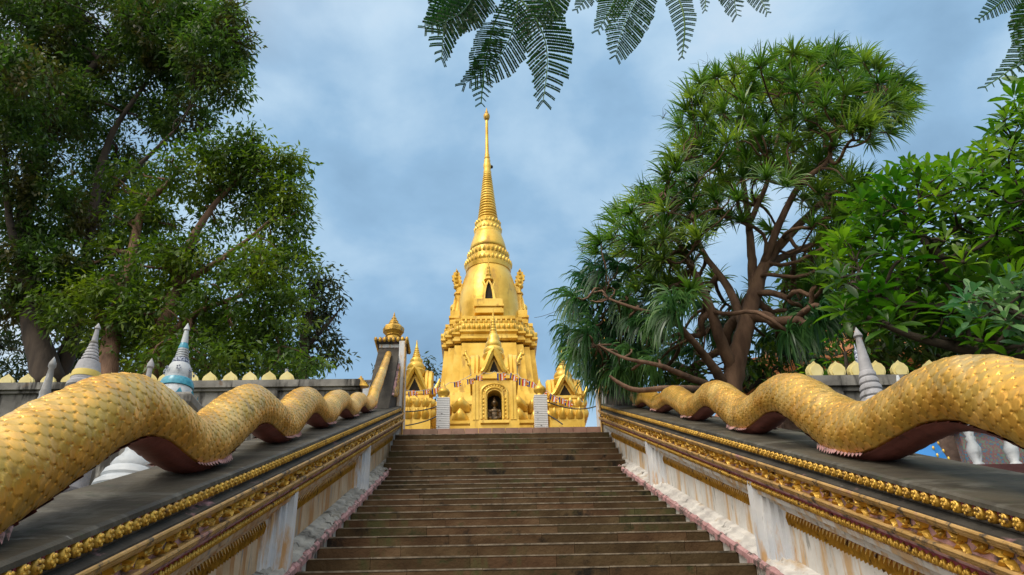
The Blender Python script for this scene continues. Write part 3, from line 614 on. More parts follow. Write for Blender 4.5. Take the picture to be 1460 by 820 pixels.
# side pavilions' plumes seen left and right of the bell
for sg in (-1, 1):
    b = MB(); X0 = sg*1.08
    P0 = at(697+sg*40, 444, SY); zb_ = P0[2]; top = zc(410)
    b.loft([[(SX+sg*.9, SY-.12, zb_), (SX+sg*1.12, SY-.12, zb_), (SX+sg*1.12, SY+.12, zb_), (SX+sg*.9, SY+.12, zb_)][::1], [(SX+sg*.8, SY-.08, top), (SX+sg*1.00, SY-.08, top), (SX+sg*1.00, SY+.08, top), (SX+sg*.8, SY+.08, top)]])
    b.ball((SX+sg*1.13, SY-.06, zb_+.08), (.11, .11, .14)); b.ball((SX+sg*1.02, SY, top+.02), (.12, .12, .10))
    b.extr(plume, (SX+sg*.86, SY-.02, top-.06), (sg*.56, 0, 0), (0, -.0, .60), (0, 1, 0), .10)
    for (px_, pz_, r_) in ((.30, .42, .10), (.33, .64, .10), (.30, .86, .08), (.28, 1.05, .05), (.15, .2, .09)):
        b.ball((SX+sg*(.86+.56*px_), SY-.03, top-.06+.6*pz_), (r_*.8, .10, r_), seg=8, rows=5)
    b.build('flame_plume', M['gold'], stupa, smooth=False)

# ------------------------------------------------------------------ small golden shrines at the foot of the stupa
def shrine(cx, cy, w_, zfloor, zbody, zgab, zsp, label, open_face=True, group=None, name='golden_shrine', yaw=0., slim=1.):
    root = empty(name, (cx, cy, zfloor), label, 'shrine', group); W = w_/2
    sq = [(-1,-1),(1,-1),(1,1),(-1,1)]
    b = MB(); 
    return root
# front shrine with arched niche
FY = 19.0
def frontz(y): return float(at(705, y, FY)[2])
Pm = at(705, 570, FY); mp_ = mpp(Pm); fx = float(Pm[0])
fr = empty('golden_shrine', (fx, FY+.7, TZ), 'golden shrine with arched niche and gabled spire roof, in the middle before the stupa', 'shrine', 'golden shrines round the stupa')
hwb, hwt = 34*mp_, 31.5*mp_
zn0, zn1, zr = frontz(599), frontz(556), frontz(541); nw = 10.5*mp_; dpt = 1.0
arch = [(nw, zn0)]+[(nw*math.cos(a), zn1-nw*.95+nw*.95*math.sin(a)) for a in np.linspace(0, PI, 11)]+[(-nw, zn0)]
b = MB()
# front slab with the arch cut: strips from outline to the arch edge
fz0 = TZ-.2
outl = []
for i, (x, z) in enumerate(arch):
    t = i/(len(arch)-1)
outer = [(hwb, zn0)]+[(hwt*q[0], q[1]) for q in [(1, zn1-.2), (1, zr-.1), (1, zr), (.66, zr), (.33, zr), (0, zr), (-.33, zr), (-.66, zr), (-1, zr), (-1, zr-.1), (-1, zn1-.2)]]+[(-hwb, zn0)]
y0 = FY; A = [(fx+x, y0, z) for x, z in arch]; B = [(fx+x, y0, z) for x, z in outer]; Cb = [(fx+x*.96, y0+.36, z) for x, z in arch]; D = [(fx+x, y0+dpt, z) for x, z in outer]
n = len(arch); V = A+B+Cb+D; F = []
for i in range(n-1): F += [(i, n+i, n+i+1, i+1)[::-1], (i, i+1, 2*n+i+1, 2*n+i)[::-1], (n+i, 3*n+i, 3*n+i+1, n+i+1)[::-1]]
F.append(tuple(range(3*n, 4*n))); b.add(V, F)
b.box((fx-hwb-.01, y0-.02, fz0), (fx+hwb+.01, y0+dpt, zn0-.002))
b.box((fx-nw-.16, y0-.10, zn0-.10), (fx+nw+.16, y0-.021, zn0-.03))
b.build('shrine_body', M['gold'], fr)
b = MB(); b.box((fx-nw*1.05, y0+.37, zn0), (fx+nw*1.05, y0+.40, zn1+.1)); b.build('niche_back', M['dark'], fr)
# carved arch surround
b = MB()
for k, (sc_, rr_) in enumerate(((1.22, .028), (1.75, .034))):
    pts = [(fx+x*sc_, y0-.01, zn0+.02+(z-zn0)*(1+.055*(sc_-1)*4)) for x, z in arch]; b.tube(pts, rr_, seg=6)
for i, a in enumerate(np.linspace(0, PI, 13)):
    b.ball((fx+nw*1.5*math.cos(a), y0-.01, zn1-nw*.9+nw*1.5*math.sin(a)), (.04, .03, .045), seg=6, rows=4)
for sg in (-1, 1):
    for i in range(6): b.ball((fx+sg*nw*1.5, y0-.01, zn0+.08+i*.095), (.035, .03, .05), seg=6, rows=4)
    for q in (.78, .92): b.box((fx+sg*hwt*q-.03, y0-.04, zn0), (fx+sg*hwt*q+.03, y0-.001, zr-.04))
b.build('carved_arch_surround', M['gold'], fr, smooth=True, auto=40)
b = MB(); b.box((fx-hwt-.06, y0-.07, zr), (fx+hwt+.06, y0+dpt+.05, zr+.07)); b.box((fx-hwt-.02, y0-.03, zr+.071), (fx+hwt+.02, y0+dpt, zr+.15)); b.build('shrine_cornice', M['gold'], fr)
def gable(b, c, w_, zb_, zt_, d, depth, th=.07):
    """curved pointed gable facing direction d with a hollow front, swept bargeboards"""
    u = np.array([-d[1], d[0], 0.]); z = np.array([0, 0, 1.]); h_ = zt_-zb_
    pts = [(w_*1.0, 0), (w_*.80, .10), (w_*.62, .30), (w_*.42, .58), (w_*.20, .85), (0, 1.0)]
    pts = pts+[(-x, y) for x, y in pts[-2::-1]]
    for off, sc_, rr_ in ((depth, 1.0, th), (depth-.10, 1.06, th*.8)):
        b.tube([c+d*off+u*x*sc_+z*(zb_+y*h_*sc_) for x, y in pts], [rr_*(.8+.5*math.sin(PI*i/(len(pts)-1))) for i in range(len(pts))], seg=6)
    ring = [c+d*(depth-.12)+u*x+z*(zb_+y*h_) for x, y in pts]; ring2 = [c+u*x*.9+z*(zb_+y*h_*1.05) for x, y in pts]
    V = ring+ring2; n = len(pts); b.add(V, [(i, i+1, n+i+1, n+i) for i in range(n-1)]+[tuple(range(n))])
    return pts
zg0, zg1 = frontz(532), frontz(497)
c = np.array([fx, FY+.45, 0.])
b = MB(); dk = MB()
for k, d in enumerate(((0,-1,0), (1,0,0), (-1,0,0), (0,1,0))):
    gable(b, c, .30, zg0, zg1-.06, np.array(d, float), .52)
d = np.array([0,-1,0.]); u = np.array([1,0,0.]); z = np.array([0,0,1.])
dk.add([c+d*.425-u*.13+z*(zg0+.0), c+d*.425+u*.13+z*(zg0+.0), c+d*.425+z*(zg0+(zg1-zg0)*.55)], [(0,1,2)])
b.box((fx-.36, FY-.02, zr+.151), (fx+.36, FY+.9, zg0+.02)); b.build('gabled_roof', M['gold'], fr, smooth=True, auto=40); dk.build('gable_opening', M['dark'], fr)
# upswept horned roof ends
for sg in (-1, 1):
    b = MB(); Pp = lambda x, y: np.array([fx+sg*x*mp_, FY+.35, float(at(705, y, FY+.35)[2])])
    pts = [Pp(18, 528), Pp(24, 530), Pp(30, 527), Pp(35, 519), Pp(38, 511), Pp(41.5, 505), Pp(41.5, 500)]
    b.tube(pts, [.10, .10, .085, .065, .05, .04, .015], seg=8)
    b.loft([[Pp(14, 522), Pp(30, 519), Pp(31, 529), Pp(14, 534)], [q+np.array([0, .12, 0]) for q in [Pp(14, 522), Pp(30, 519), Pp(31, 529), Pp(14, 534)]]])
    for i in range(1, 6): b.ball(pts[i]+np.array([sg*.045, -.02, -.02]), (.035, .04, .04), seg=6, rows=4)
    b.ball(pts[-1]+np.array([0, 0, -.02]), (.03, .03, .045), seg=6, rows=4)
    b.build('upswept_roof_end', M['gold'], fr, smooth=True)
def spire(b, cx, cy, ptsY, xref):
    """profile given as picture rows at the distance cy: (row, half-width in picture pixels)"""
    pr = []
    for y, hw in ptsY: P = at(xref, y, cy); pr.append((hw*mpp(P), P[2]))
    b.lathe((cx, cy, 0), pr, seg=24)
cy_ = FY+.45
b = MB(); spire(b, fx, cy_, [(520, 13), (514, 13), (511, 15.5), (508, 16), (505, 13.5), (503, 14.5), (499, 14), (496, 10.5), (494, 11.5), (490, 11), (486, 8.2), (482, 8.8), (479, 6.8), (476, 5.2)], 703)
b.build('shrine_bell', M['gold'], fr, smooth=True, auto=45)
pr = []
for i in range(6):
    y_ = 477-i*4.0; r_ = 5.4-i*.62; pr += [(y_, r_*.85), (y_-1.4, r_), (y_-2.8, r_*.95), (y_-3.9, r_*.8)]
b = MB(); spire(b, fx, cy_, pr+[(453, 1.6), (447, 1.1), (441, .4)], 703); b.build('shrine_spire', M['gold'], fr, smooth=True, auto=45)

# corner shrines
def corner(px, label, first=True, ytop=485):
    CYs = 21.2; P = at(px, 560, CYs); m = mpp(P); X = float(P[0]); Zr = lambda y: float(at(px, y, CYs)[2])
    rt = empty('golden_shrine', (X, CYs, TZ), label, 'shrine', 'golden shrines round the stupa'); sq = [(-1,-1),(1,-1),(1,1),(-1,1)]
    dy = ytop-485
    b = MB(); W = 24*m; z0_ = TZ-.2
    b.plan((X, CYs, 0), [(W*1.0, z0_), (W*1.0, Zr(604)), (W*1.0, Zr(584+dy*.5))], sq); b.build('shrine_plinth', M['gold'], rt)
    b = MB(); petals(b, [(X+x*W*.96, CYs+y*W*.96) for x, y in sq], Zr(606), W*2/4.02, Zr(590)-Zr(606), .16); petals(b, [(X+x*W*.96, CYs+y*W*.96) for x, y in sq], Zr(590)+.02, W*2/4.02, Zr(577)-Zr(590), .14)
    b.build('plinth_petals', M['gold'], rt, smooth=True)
    b = MB(); zz = Zr(577+dy*.5)
    b.plan((X, CYs, 0), [(W*1.0, Zr(584+dy*.5)), (W*1.05, zz-.08), (W*1.05, zz), (W*.9, zz+.03), (W*.86, zz+.12), (W*.92, zz+.15), (W*.92, zz+.22), (W*.5, zz+.23)], sq); b.build('shrine_cornice', M['gold'], rt)
    b = MB(); c = np.array([X, CYs, 0.]); zb_ = zz+.23; zt_ = Zr(533+dy)
    for d in ((0,-1,0), (1,0,0), (-1,0,0), (0,1,0)): gable(b, c, .36, zb_, zt_, np.array(d, float), .40, th=.065)
    for sg in (-1, 1):
        b.tube([(X+sg*.30, CYs-.1, zb_+.04), (X+sg*.48, CYs-.1, zb_+.05), (X+sg*.58, CYs-.1, zb_+.22), (X+sg*.66, CYs-.1, zb_+.46)], [.09, .08, .06, .02], seg=7)
        b.loft([[(X+sg*.2, CYs-.04, zb_), (X+sg*.55, CYs-.04, zb_), (X+sg*.6, CYs-.04, zb_+.25), (X+sg*.2, CYs-.04, zb_+.3)], [(X+sg*.2, CYs+.04, zb_), (X+sg*.55, CYs+.04, zb_), (X+sg*.6, CYs+.04, zb_+.25), (X+sg*.2, CYs+.04, zb_+.3)]])
    b.build('gabled_roof', M['gold'], rt, smooth=True, auto=40)
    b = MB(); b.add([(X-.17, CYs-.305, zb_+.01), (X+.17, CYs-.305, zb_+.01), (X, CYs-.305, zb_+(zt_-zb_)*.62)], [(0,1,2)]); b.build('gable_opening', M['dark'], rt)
    b = MB(); spire(b, X, CYs, [(544+dy, 10), (538+dy, 13), (535+dy, 14), (531+dy, 15), (528+dy, 12.5), (525+dy, 13.5), (521+dy, 11.5), (518+dy, 8.8), (515+dy, 9.3), (512+dy, 7.2)], px); b.build('shrine_bell', M['gold'], rt, smooth=True, auto=45)
    pr = []
    for i in range(6):
        y_ = 513+dy-i*2.9; r_ = 6.6-i*.78; pr += [(y_, r_*.82), (y_-1, r_), (y_-2, r_*.96), (y_-2.8, r_*.8)]
    b = MB(); spire(b, X, CYs, pr+[(495+dy, 1.7), (490+dy, 1.2), (485+dy, .4)], px); b.build('shrine_spire', M['gold'], rt, smooth=True, auto=45)
corner(592, 'small golden shrine with slender spire beside the black stained pier, left of the stupa', ytop=485)
corner(804, 'small golden shrine whose spire is touched by the hanging strap leaves, right of the stupa', ytop=497)

# bronze buddha in the niche: one continuous body
def buddha():
    root_loc = (fx, FY+.17, zn0+.002); mbm = MB(); m = mp_
    H_ = (zn1-zn0)*.86; c = np.array(root_loc)
    def E_(x, y, z, rx, ry, rz): mbm.ball(c+np.array([x, y, z])*H_, (rx*H_, ry*H_, rz*H_), seg=20, rows=14)
    E_(0, 0, .10, .27, .15, .11); E_(0, 0, .26, .17, .11, .20); E_(0, 0, .42, .20, .105, .12); E_(-.19, 0, .42, .075, .08, .085); E_(.19, 0, .42, .075, .08, .085)
    E_(-.225, -.02, .28, .055, .06, .15); E_(.225, -.02, .28, .055, .06, .15); E_(-.13, -.10, .14, .13, .055, .05); E_(.13, -.10, .14, .13, .055, .05)
    E_(0, 0, .56, .065, .065, .09); E_(0, -.01, .72, .115, .12, .15); E_(0, 0, .875, .065, .07, .055); E_(0, 0, .94, .025, .025, .05)
    E_(-.115, 0, .70, .02, .035, .075); E_(.115, 0, .70, .02, .035, .075); E_(0, -.125, .70, .018, .03, .035); E_(0, -.115, .64, .04, .02, .012)
    o = mbm.build('buddha_statue', M['bronze'], None, smooth=True)
    md = o.modifiers.new('r', 'REMESH'); md.mode = 'VOXEL'; md.voxel_size = H_*.016; md.use_smooth_shade = True
    sm = o.modifiers.new('s', 'SMOOTH'); sm.iterations = 2
    tag(o, 'dark bronze seated Buddha figure inside the arched niche of the middle shrine', 'statue')
buddha()

# white plaque pillars on the terrace edge
def plaque_pillar(px, ytop, yfin, label):
    Yp = 15.3; P = at(px, 590, Yp); m = mpp(P); X = float(P[0]); Zr = lambda y: float(at(px, y, Yp)[2]); W = 9.2*m
    r = empty('plaque_pillar', (X, Yp, TZ), label, 'pillar', 'white plaque pillars at the head of the stairs')
    b = MB(); b.box((X-W, Yp-W, TZ-.02), (X+W, Yp+W, Zr(ytop))); b.build('pillar_shaft', M['plaque'], r)
    b = MB(); z = Zr(ytop)-.02
    while z > TZ+.04:
        b.box((X-W*1.01, Yp-W-.004, z-.006), (X+W*1.01, Yp-W-.001, z))
        z -= .036
    b.build('plaque_joints', M['ink'], r)
    b = MB()
    for i in range(5): 
        xx = X+random.uniform(-.7, .7)*W; zz_ = TZ+.08+i*.13; b.box((xx-.012, Yp-W-.006, zz_), (xx+.016, Yp-W-.003, zz_+.014))
    b.build('plaque_lettering', M['ink'], r)
    b = MB(); b.lathe((X, Yp, Zr(ytop)), [(W*.75, 0), (W*.8, .02), (W*.55, .05), (W*.62, .07), (W*.95, .11), (W*1.0, .15), (W*.8, .20), (W*.42, .24), (W*.2, .30), (W*.1, .34), (.002, .40)], seg=18); b.build('gold_bud_finial', M['gold'], r, smooth=True)
plaque_pillar(632, 570, 553, 'white plaque covered pillar with gold bud, left of the arched shrine')
plaque_pillar(771, 566, 547, 'white plaque covered pillar with gold bud, right of the arched shrine')

# bunting
def bunting(pts_px, flags_px, label):
    P3 = [at(*p) for p in pts_px]; r = empty('flag_bunting', P3[0], label, 'bunting', 'strings of striped flags before the stupa')
    pts = []
    for a, c in zip(P3[:-1], P3[1:]):
        for t in np.linspace(0, 1, 8, endpoint=False): q = a+(c-a)*t; pts.append(q+np.array([0, 0, -.05*4*t*(1-t)]))
    pts.append(P3[-1]); b = MB(); b.tube(pts, .006, seg=4); b.build('string', M['whitest'], r)
    PX = [(q, (CX+FPX*((q-EYE)@RT)/((q-EYE)@FW))) for q in pts]
    for fxp, sk, big in flags_px:
        i = int(np.argmin([abs(x-fxp) for _, x in PX])); q = PX[i][0]; w_, h_ = .11*big, .085*big
        V = []; F = []; mi = []; nx = 6
        cols = [0, 1, 2, 3, 4]
        for j in range(nx*2+1):
            for k in range(2):
                t = j/(nx*2); V.append((q[0]+(t-.5)*w_, q[1]+.02*math.sin(t*7+fxp), q[2]-k*h_+sk*(t-.5)*w_))
        b = MB(); V = np.array(V)
        for s_ in range(5):
            a, c = s_/6, (s_+1)/6
            def pt(t, k): return (q[0]+(t-.5)*w_+k*sk*.3*h_, q[1]+.02*math.sin(t*7+fxp)+k*.02, q[2]-k*h_+sk*(t-.5)*w_)
            b.add([pt(a, 0), pt(c, 0), pt(c, 1), pt(a, 1)], [(0,1,2,3)], mi=s_)
        for k, mm in enumerate((4, 3, 2, 1, 0)):
            b.add([pt(5/6, k/5), pt(1, k/5), pt(1, (k+1)/5), pt(5/6, (k+1)/5)], [(0,1,2,3)], mi=mm)
        b.build('flag', [M['fblue'], M['fyellow'], M['fred'], M['fwhite'], M['forange']], r)
bunting([(576, 556, 18.0), (618, 553, 18.2), (640, 546, 18.5), (672, 534, 18.7)], [(584, .3, 1.3), (592, -.5, 1.2), (609, .2, 1.2), (622, .3, 1.5), (629, -.4, 1.3), (652, .25, 1.5)], 'string of striped flags rising from the pier to the left end of the arched shrine')
bunting([(664, 541, 18.6), (690, 531, 18.6), (705, 529, 18.6), (718, 531, 18.6), (738, 533, 18.5)], [(669, .2, 1.4), (684, -.1, 1.4), (714, .1, 1.9), (733, -.6, 1.5)], 'string of striped flags hung across the front of the arched shrine roof')
bunting([(738, 533, 18.5), (748, 540, 18.3), (760, 545, 18.2), (780, 557, 18), (800, 566, 18), (815, 571, 18)], [(747, -.2, 2.0), (761, -.5, 1.6), (776, -.4, 1.4), (790, -.6, 1.5), (802, -.3, 1.4), (812, -.5, 1.5)], 'string of striped flags sloping down from the arched shrine to the right corner shrine')
def cable(name, pts, rad, label, cat, m=M['cord'], group=None):
    P3 = np.array([at(*p) for p in pts]); t = np.linspace(0, 1, 24); k = len(P3); Q = np.zeros((24, 3))
    for i in range(3):
        cf = np.polyfit(np.linspace(0, 1, k), P3[:, i], min(k-1, 2)); Q[:, i] = np.polyval(cf, t)
    b = MB(); b.tube(Q, rad, seg=5); tag(b.build(name, m), label, cat, group)
cable('rope', [(576, 587, 17.5), (612, 583, 17.6), (641, 570, 17.6)], .014, 'dark rope sagging between the left pier and the left plaque pillar, upper of two', 'rope', group='ropes round the stupa')
cable('rope', [(578, 607, 17.0), (605, 601, 17.1), (625, 592, 17.2)], .014, 'dark rope sagging low beside the left plaque pillar, lower of two', 'rope', group='ropes round the stupa')
cable('rope', [(780, 573, 17.6), (820, 583, 17.5), (856, 577, 16.0)], .014, 'dark rope sagging from the right plaque pillar to the right pier, upper of two', 'rope', group='ropes round the stupa')
cable('rope', [(780, 591, 17.3), (792, 598, 17.2), (802, 605, 17)], .014, 'dark rope sloping down beside the right plaque pillar, lower of two', 'rope', group='ropes round the stupa')
cable('power_cable', [(762, 453, 20), (800, 440, 18), (850, 405, 16)], .006, 'thin cable crossing the sky between the stupa and the strap-leaved tree', 'cable')

# ------------------------------------------------------------------ retaining walls with leaf finials
def leaf_outline(kind=0):
    if kind == 0: return [(-.40, 0), (-.50, .20), (-.51, .42), (-.42, .63), (-.22, .80), (-.06, .92), (0, 1.02), (.06, .92), (.22, .80), (.42, .63), (.51, .42), (.50, .20), (.40, 0)][::-1]
    return [(-.30, .16), (-.40, .42), (-.40, .62), (-.26, .82), (-.08, .90), (0, 1.0), (.08, .90), (.26, .82), (.40, .62), (.40, .42), (.30, .16), (.5, .0), (-.5, .0)]
def rwall(name, label, Yw, x0, x1, ytop_pts, finials, fin_h, kind, parts=True, seg=2.4):
    """wall facing the stairs at distance Yw; finials = picture columns"""
    zt = float(at(*ytop_pts, Yw)[2]); r = empty(name, ((x0+x1)/2, Yw, zs(Yw)-1.2), label, 'wall', 'terrace retaining walls')
    b = MB(); b.box((x0, Yw, TZ-3.5), (x1, Yw+.22, zt-.13)); b.build('wall_face', M['concrete'], r)
    b = MB(); b.box((x0-.03, Yw-.10, zt-.129), (x1+.03, Yw+.30, zt)); b.box((x0-.02, Yw-.05, zt-.18), (x1+.02, Yw-.002, zt-.131)); b.build('wall_coping', M['concrete'], r)
    x = x0+.3
    while x < x1-.2:
        b = MB(); b.box((x-.11, Yw-.06, TZ-3.4), (x+.11, Yw-.003, zt-.181)); b.build('buttress', M['concrete'], r); x += seg
    for px in finials:
        P = at(px, ytop_pts[1], Yw+.1); m = mpp(P); h_ = fin_h*m; b = MB()
        a = random.uniform(-.10, .10); ol = [(x_*h_*(.95 if kind else 1.05)*(1-.1*(i_ % 2)*0), y_*h_) for i_, (x_, y_) in enumerate(leaf_outline(kind))]
        ax = np.array([math.cos(a), math.sin(a), 0]); an = np.array([-math.sin(a), math.cos(a), 0])
        b.extr(ol, (P[0], Yw+.10, zt+.002), ax, (random.uniform(-.03, .03), 0, 1), an, .07)
        b.extr([(x_*.72, y_*.74+.08*h_) for x_, y_ in ol], (P[0], Yw+.10, zt+.002)-an*.042, ax, (0, 0, 1), an, .02)
        b.build('leaf_finial', M['sema'], r)
    return r
rwall('retaining_wall', 'stained concrete terrace wall topped with cream yellow leaf finials, below the big trees left of the stairs', 13.9, -16, -2.2, (345, 545),
      [-60, -20, 10, 38, 69, 98, 122, 157, 184, 213, 236, 272, 299, 328, 356, 383, 409], 19, 0)
rw = rwall('retaining_wall', 'dark terrace wall topped with tall cream yellow leaf finials, right of the stairs behind the grey spire', 9.3, float(at(1148, 545, 9.3)[0]), 9.5, (1225, 539), [1163, 1195, 1222, 1252, 1285, 1330, 1370], 30, 1)
# pale roof and gold ornament beyond the left wall
r = empty('pale_roofed_building', (-6.5, 17, TZ), 'low building with pale bluish roof just beyond the left terrace wall', 'building')
A = at(420, 544, 17); B = at(537, 541, 17); b = MB(); b.box((A[0], 17, TZ-.3), (B[0], 20, A[2]-.02)); b.build('wall', M['whitest'], r)
za = float(at(480, 533, 17.2)[2]); b = MB(); b.loft([[(A[0]-.1, 16.9, A[2]-.02), (A[0]-.1, 20.1, za+.3), (A[0]-.1, 20.1, A[2]-.02)], [(B[0], 16.9, A[2]-.02), (B[0], 20.1, za+.3), (B[0], 20.1, A[2]-.02)]]); b.build('roof', M['roofwhite'], r)
b = MB(); P = at(514, 548, 13.9); m = mpp(P)
for i, (hw, y_, h_) in enumerate(((13, 0, 3), (10, 3, 3.5), (7, 6.5, 3), (4, 9.5, 4), (1.5, 13.5, 3))): b.plan((P[0], 13.9, P[2]-.05), [(hw*m, y_*m), (hw*m*.9, (y_+h_)*m)], [(math.cos(a), .5*math.sin(a)) for a in np.linspace(0, 2*PI, 13)[:-1]])
o = b.build('gold_crest', M['gold']); tag(o, 'small tiered gold crest on the dark wall beside the left pier', 'ornament')
P = at(222, 529, 15.2)
# lamp post seen behind the left wall
b = MB(); Q = at(407, 545, 14.6); b.tube([(Q[0], 14.6, TZ-.5), (Q[0], 14.6, Q[2]+.26)], .03, seg=6); tag(b.build('metal_post', M['grey']), 'short grey metal post rising behind the last leaf finials of the left wall', 'post')

# ------------------------------------------------------------------ small grey and white memorial stupas
def small_stupa(name, Y, rows, label, m_, parts, base=None, lean=True, group='small memorial stupas beside the stairs', zbase=None, foot=None):
    """rows: list of (part, material, [(picture row, picture half-width)...]); xref column taken at foot"""
    xref = foot[0]; P = at(foot[0], foot[1], Y); X = float(P[0]); zb_ = float(zs(min(Y, 13))-.9)
    r = empty(name, (X, Y, zb_), label, 'stupa', group)
    for nm_, mm, pts in rows:
        pr = []
        for y_, hw in pts:
            # height on the vertical through (X, Y)
            lo, hi = zb_, 20.
            for _ in range(40):
                mid = (lo+hi)/2; q = np.array([X, Y, mid])-EYE; yy = CY-FPX*(q@UP)/(q@FW)
                if yy > y_: lo = mid
                else: hi = mid
            pr.append((hw*mpp((X, Y, lo)), lo))
        b = MB(); b.lathe((X, Y, 0), pr, seg=28); b.build(nm_, mm, r, smooth=True, auto=35)
    if base:
        W, zt_, mm = base; b = MB(); sq = [(-1,-1),(1,-1),(1,1),(-1,1)]
        b.plan((X, Y, 0), [(W, zb_-.4), (W, zt_-.16), (W*1.08, zt_-.12), (W*1.08, zt_-.04), (W*.98, zt_)], sq); b.build('square_base', mm, r)
    return r, X
def rings(ya, yb, ra, rb, n):
    out = []
    for i in range(n):
        t = i/n; y_ = ya+(yb-ya)*t; dy = (yb-ya)/n; r_ = ra+(rb-ra)*t; out += [(y_, r_*.86), (y_+dy*.25, r_), (y_+dy*.7, r_*.98), (y_+dy, r_*.84)]
    return out
G, Wt, Te = M['grey'], M['whitest'], M['teal']
r, X = small_stupa('memorial_stupa', 8.5, [('stupa_body', G, [(700, 36), (640, 36), (612, 30), (606, 33), (600, 31)]), ('base_rings', G, rings(600, 545, 33, 21, 5)), ('bell', G, [(545, 20), (540, 19.5), (526, 17), (517, 14.5), (515, 11)]),
     ('yellow_petal_band', M['yellow'], [(541, 20.2), (540, 20.3), (533, 19.4), (532, 19.2)]), ('ring_spire', G, rings(515, 491, 12, 5, 5)), ('collar', M['concrete'], [(492, 5.3), (489, 6), (487, 4.6)]), ('finial', G, [(487, 4.4), (470, 2.6), (469, 4.2), (467, 4.0), (461, .4)])],
     'grey memorial stupa with a yellow petal band round its bell, left of the stairs', G, None, base=(.5, zs(8.5)+.2, G), foot=(121, 545))
r, X = small_stupa('memorial_stupa', 6.6, [('stupa_body', Wt, [(760, 50), (715, 48), (700, 40), (670, 18), (640, 14)]), ('slim_spire', Wt, rings(640, 566, 13, 7.5, 7)+[(560, 8), (556, 6.5), (540, 5), (526, 3.6), (523, 5.4), (518, 5.0), (509, .4)])],
     'slim pale memorial spire leaning into view nearest the left edge', Wt, None, base=(.62, zs(6.6)-.05, Wt), foot=(62, 570))
r, X = small_stupa('memorial_stupa', 7.0, [('stupa_body', Wt, [(730, 56), (716, 52), (710, 46), (700, 44)]+[(696, 46), (690, 44), (684, 36), (680, 37), (672, 33), (668, 27), (664, 27), (656, 22), (652, 17), (645, 12), (600, 8)]), ('slim_spire', G, [(600, 8), (560, 4.6), (526, 3.4), (524, 5), (519, 4.6), (511, .4)])],
     'white ringed memorial stupa seen under the first arch of the left serpent', Wt, None, base=(.55, zs(7.0)-.35, Wt), foot=(211, 540))
r, X = small_stupa('memorial_stupa', 9.2, [('stupa_body', Wt, [(640, 34), (600, 30), (578, 27), (574, 27)]), ('lower_bell', Wt, [(574, 26.5), (566, 26), (556, 22.5), (552, 20)]), ('lower_teal_band', Te, [(575, 27.6), (571, 27.7), (569, 27.0)]), ('teal_band', Te, [(554, 23.6), (549, 23.6), (543, 20.8), (542, 19)]), ('bell', Wt, [(544, 19.5), (541, 18), (538, 18.4), (532, 18), (523, 14.8), (520, 13)]),
     ('dark_collar', M['navy'], [(520, 11.5), (518, 12), (513, 11), (512, 9)]), ('ring_spire', Wt, rings(512, 498, 9.5, 7, 4)), ('teal_petal_collar', Te, [(498, 6.8), (496, 7), (489, 4.6)]), ('finial', Wt, [(490, 5.2), (472, 3), (471, 4.6), (469, 4.2), (461, .4)])],
     'white memorial stupa patterned with teal tile bands, left of the stairs', Wt, None, base=(.27, float(at(253, 571, 9.2)[2]), M['concrete']), foot=(253, 545))
# teal triangles and mosaic flowers on that stupa
def zrow(X, Y, row):
    lo, hi = 0, 20
    for _ in range(40):
        mid = (lo+hi)/2; q = np.array([X, Y, mid])-EYE; yy = CY-FPX*(q@UP)/(q@FW)
        if yy > row: lo = mid
        else: hi = mid
    return lo
b = MB(); Yq = 9.2
for k in range(10):
    a = k*2*PI/10+.2; z0_, z1_ = zrow(X, Yq, 573), zrow(X, Yq, 562); r0_, r1_ = .245, .232
    b.add([(X+r0_*1.02*math.cos(a-.22), Yq+r0_*1.02*math.sin(a-.22), z0_), (X+r0_*1.05*math.cos(a+.22), Yq+r0_*1.05*math.sin(a+.22), z0_), (X+r1_*1.09*math.cos(a), Yq+r1_*1.09*math.sin(a), z1_)], [(0,1,2)])
b.build('teal_triangles', Te, r)
b = MB()
for k in range(7):
    a = k*2*PI/7+.5; zf_ = zrow(X, Yq, 531)
    for q in range(5):
        t = q*2*PI/5; b.ball((X+.168*math.cos(a+.12*math.cos(t)), Yq+.168*math.sin(a+.12*math.cos(t)), zf_+.022*math.sin(t)), (.011, .011, .011), seg=5, rows=3)
b.build('mosaic_flowers', M['navy'], r)
r, X = small_stupa('memorial_stupa', 7.4, [('stupa_body', G, [(690, 62), (640, 50), (600, 34), (585, 24), (578, 21)]), ('base_rings', G, rings(578, 530, 19, 10, 5)), ('slim_spire', G, [(530, 9.5), (523, 9), (500, 6), (482, 4), (480, 6.5), (478, 6), (467, .5)])],
     'grey memorial stupa with a plain pointed spire behind the dip of the right serpent', G, None, base=(.5, zs(7.4)-.3, G), foot=(1243, 560))
r2, X2 = small_stupa('memorial_stupa', 9.6, [('stupa_body', M['navy'], [(640, 40), (600, 26), (575, 15), (560, 8)]), ('checked_spire', M['navy'], rings(560, 500, 7, 3, 10)+[(500, 2), (490, .4)])],
     'slim navy and white checked memorial spire just behind the grey spire', G, None, base=(.4, zs(9.6)-.3, M['navy']), foot=(1231, 545))
